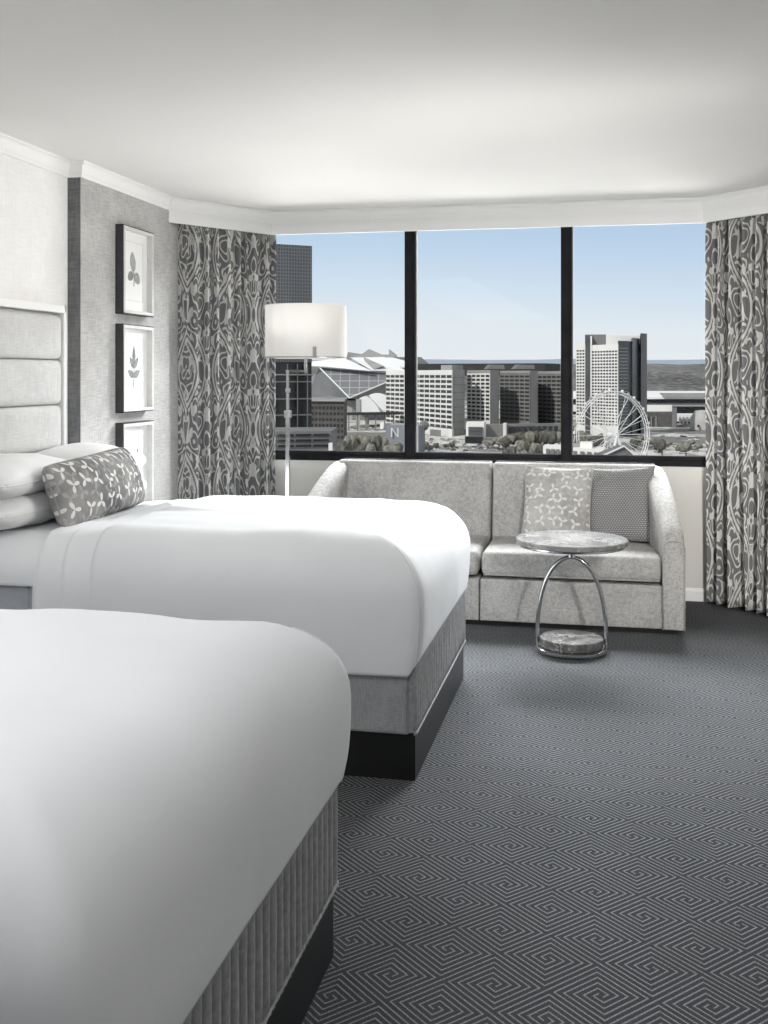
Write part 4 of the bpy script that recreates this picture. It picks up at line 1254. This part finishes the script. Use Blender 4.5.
t_ = bldg('white_kiosk', 552, 544.0, 'small white flat building at window bottom left of the right mullion')
MB().prism(poly((543, 547.4), (566, 540.6), (568, 557.6), (545, 561.7)), ZG, Zp(446.5, 544.0)).build('wall', C_white, t_)
for k in range(3): MB().prism(poly((546 + k * 5, 544.9 - k * 2.1), (549.4 + k * 5, 544.0 - k * 2.1), (549.4 + k * 5, 546.0), (546 + k * 5, 547.4)), Zp(454, 544.0), Zp(449, 544.0)).build('window', C_mid, t_)
t_ = bldg('exhibition_hall', 690, 2000, 'long exhibition hall with white roof below the wooded hills')
MB().prism(poly((560, 2000), (760, 2000), (760, 2250), (560, 2250)), ZG, Zp(397, 2000)).build('wall', C_dark, t_)
q1 = [W3(560, 397, 1990), W3(760, 397, 1990), W3(760, 391, 2240), W3(560, 391, 2240)]
wedge('roof', q1, [tuple(Vector(p) - Vector((0, 0, 4))) for p in q1], C_roofw, t_)
q1 = [W3(664, 397.4, 1984), W3(760, 397.4, 1984), W3(760, 393, 1984), W3(660, 393, 1984)]
wedge('fascia', q1, back(q1, 5), C_lite, t_)
t_ = bldg('banded_hall', 680, 1650, 'low banded hall with pale fascia right of the hotel tower')
MB().prism(poly((560, 1650), (760, 1650), (760, 1800), (560, 1800)), ZG, Zp(405.5, 1650)).build('wall', C_dark, t_)
MB().prism(poly((560, 1640), (672, 1640), (672, 1650), (560, 1650)), Zp(411.5, 1640), Zp(405, 1640)).build('fascia', C_white, t_)
MB().prism(poly((672, 1640), (760, 1640), (760, 1650), (672, 1650)), Zp(406.5, 1640), Zp(405, 1640)).build('roof_edge', C_lite, t_)
t_ = bldg('brick_hall', 660, 1250, 'dark brick hall with tall piers right of the wheel')
MB().prism(poly((640, 1250), (672, 1240), (674, 1290), (642, 1300)), ZG, Zp(413, 1245)).build('wall', C_brick, t_)
MB().prism(poly((672, 1236), (676.5, 1236), (677, 1260), (673, 1260)), ZG, Zp(408, 1236)).build('corner_tower', C_mid, t_)
for k in range(6): MB().prism(poly((646 + k * 4.6, 1244), (647.6 + k * 4.6, 1243.4), (647.6 + k * 4.6, 1250), (646 + k * 4.6, 1250)), ZG, Zp(416, 1245)).build('pier', C_mid, t_)
t_ = bldg('market_hall', 684, 1340, 'white and black hall beside the round beige building')
MB().prism(poly((676, 1340), (700, 1340), (700, 1375), (676, 1375)), ZG, Zp(421.5, 1340)).build('wall', C_black, t_)
MB().prism(poly((676, 1338), (694, 1338), (694, 1375), (676, 1375)), Zp(421.5, 1338), Zp(414.5, 1338)).build('upper_storey', C_white, t_)
for k in range(4): MB().prism(poly((679 + k * 3.6, 1336), (681 + k * 3.6, 1336), (681 + k * 3.6, 1229), (679 + k * 3.6, 1229)), Zp(419.8, 1338), Zp(417, 1338)).build('window', C_mid, t_)
C_beige = mat('beige_concrete', (.44, .43, .41), .9, var=(.36, .355, .34), scale=.1)
t_ = bldg('round_beige_building', 700, 1150, 'curved beige building at right edge of the window')
cc = E(702, 1165); MB().lathe([(0, ZG), (12.5, ZG), (13.5, Zp(430, 1160)), (12.5, Zp(418, 1160)), (8, Zp(411, 1160)), (0, Zp(410, 1160))], (cc[0], cc[1], 0), 28).build('shell', C_beige, t_, smooth=True, auto=40)
MB().lathe([(0, -1.5), (1.3, -1.2), (1.3, 1.2), (0, 1.5)], W3(698.5, 426, 1150.5), 10).build('round_window', C_black, t_)

# trees
def tree_mesh(seed, R=6.0, H=11.0, m=C_tree):
    rr = random.Random(seed); V = []; F = []
    bm = bmesh.new()
    for k in range(7):
        a = rr.uniform(0, 2 * PI); q = rr.uniform(0, R * .5)
        mtx = Matrix.Translation((q * math.cos(a), q * math.sin(a), H * .55 + rr.uniform(-.2, .35) * H * .6))
        bmesh.ops.create_icosphere(bm, subdivisions=2, radius=R * rr.uniform(.42, .62), matrix=mtx)
    for v_ in bm.verts:
        v_.co += v_.normal * 0
        n_ = noise.noise(v_.co * .55 + Vector((seed, 0, 0))) * 1.2
        v_.co += (v_.co - Vector((0, 0, H * .55))).normalized() * n_
    me = bpy.data.meshes.new('crown'); bm.to_mesh(me); bm.free(); me.materials.append(m)
    return me
CROWNS = [tree_mesh(s_, m=C_tree if s_ % 2 else C_tree2) for s_ in range(4)]
tr = MB(); tr.tube([(0, 0, 0), (0, 0, 4), (.3, 0, 8)], [.5, .4, .2], 6)
TRUNK = bpy.data.meshes.new('trunk'); TRUNK.from_pydata(tr.v, [], tr.f); TRUNK.materials.append(C_bark)
def tree(px, py, D, s_, k, label, group):
    q = E(px, D); o = thing('tree', (q[0], q[1], ZG), label, 'tree', group, rz=k * 1.3)
    zt = Zp(py, D); sc = (zt - ZG) / 12.5
    o.scale = (s_, s_, sc)
    for nm, me in (('crown', CROWNS[k % 4]), ('trunk', TRUNK)):
        c = bpy.data.objects.new(nm, me); COL.objects.link(c); c.parent = o
rt = random.Random(5)
lab = 'leafy tree in the row along the grey podium'
for px, py in ((488, 437), (493, 436), (499, 434), (505, 433), (509, 431), (514, 430), (520, 428), (525, 428.5), (530, 427), (536, 426), (541, 427), (547, 425), (553, 426), (559, 427), (573, 428), (580, 426), (587, 430), (594, 432), (600, 430)):
    tree(px, py + 2, rt.uniform(850, 900), rt.uniform(.75, 1.05), rt.randrange(4), lab, 'trees along the podium')
for px, py in ((520, 438), (528, 436), (534, 440), (540, 442), (513, 444), (506, 448)):
    tree(px, py, rt.uniform(760, 815), rt.uniform(.7, .95), rt.randrange(4), 'leafy tree standing forward on the plaza', 'trees forward on the plaza')
for px, py in ((347, 432), (353, 431), (359, 430), (366, 431), (372, 433), (378, 432), (384, 434), (351, 440), (362, 441), (370, 440), (380, 441), (391, 442), (399, 441), (343, 438)):
    tree(px, py, rt.uniform(720, 785), rt.uniform(.8, 1.1), rt.randrange(4), 'dark tree below the stadium beside the garage', 'trees beside the garage')
for px, py in ((424, 438), (429, 442), (436, 440), (447, 441), (452, 439)):
    tree(px, py + 2, rt.uniform(820, 880), rt.uniform(.6, .8), rt.randrange(4), 'small tree on the pale lot before the slab hotel', 'trees on the pale lot')
for px, py in ((652, 436), (657, 438), (662, 437), (668, 440), (680, 441), (686, 440), (691, 439), (698, 442), (674, 444), (684, 446), (646, 440), (694, 446), (640, 434), (634, 436)):
    tree(px, py, rt.uniform(790, 950), rt.uniform(.6, 1.0), rt.randrange(4), 'tree in the park right of the observation wheel', 'trees in the park')

# cars
def car_mesh(m):
    pr = [(-2.2, .35), (2.2, .35), (2.25, .8), (1.3, .95), (.7, 1.45), (-1.1, 1.45), (-1.8, .98), (-2.25, .9)]
    n = len(pr); V = [(x, y, z) for y in (-.9, .9) for x, z in pr]
    F = [tuple(range(n)), tuple(range(2 * n - 1, n - 1, -1))] + [(i, (i + 1) % n, n + (i + 1) % n, n + i) for i in range(n)]
    me = bpy.data.meshes.new('body'); me.from_pydata(V, [], F); me.materials.append(m); return me
wv = MB()
for x in (-1.35, 1.35):
    for y in (-.82, .82):
        wv.add([(x + .35 * math.cos(2 * PI * k / 10), y + s_ * .12, .35 + .35 * math.sin(2 * PI * k / 10)) for s_ in (-1, 1) for k in range(10)],
               [tuple(range(10)), tuple(range(19, 9, -1))] + [(k, (k + 1) % 10, 10 + (k + 1) % 10, 10 + k) for k in range(10)])
WH = bpy.data.meshes.new('wheels'); WH.from_pydata(wv.v, [], wv.f); WH.materials.append(C_car2)
lots = {'hotel': ('on the pale lot below the slab hotel', (421, 516), (850, 1030)),
        'park': ('on the street in the park right of the wheel', (648, 700), (820, 1060)),
        'stadium': ('on the lot between brick block and pavilion', (346, 384), (1190, 1225))}
taken = []
for (cm, word) in ((C_car1, 'white'), (C_car2, 'dark'), (C_car3, 'silver')):
    me = car_mesh(cm)
    for lot, cnt in (('hotel', 24), ('park', 7), ('stadium', 6)):
        where, pr_, dr_ = lots[lot]
        for i in range(cnt):
            ok = False
            for _ in range(400):
                D_ = rt.uniform(*dr_); px = rt.uniform(*pr_); q = E(px, D_)
                if lot == 'hotel' and ((455 < px and D_ > 985) or (460 < px < 487 and 925 < D_ < 965) or D_ > 1000 + (px - 421) * .2 or (px > 484 and D_ > 1020)): continue
                if any((q[0] - a) ** 2 + (q[1] - b) ** 2 < 36 for a, b in taken): continue
                ok = True; break
            if not ok: continue
            taken.append(q)
            o = thing('car', (q[0], q[1], ZG), f'small {word} car {where}', 'car', f'{word} cars {where}', rz=rt.choice((.3, 1.87, .35)) + rt.uniform(-.08, .08))
            c = bpy.data.objects.new('body', me); COL.objects.link(c); c.parent = o
            c = bpy.data.objects.new('wheels', WH); COL.objects.link(c); c.parent = o
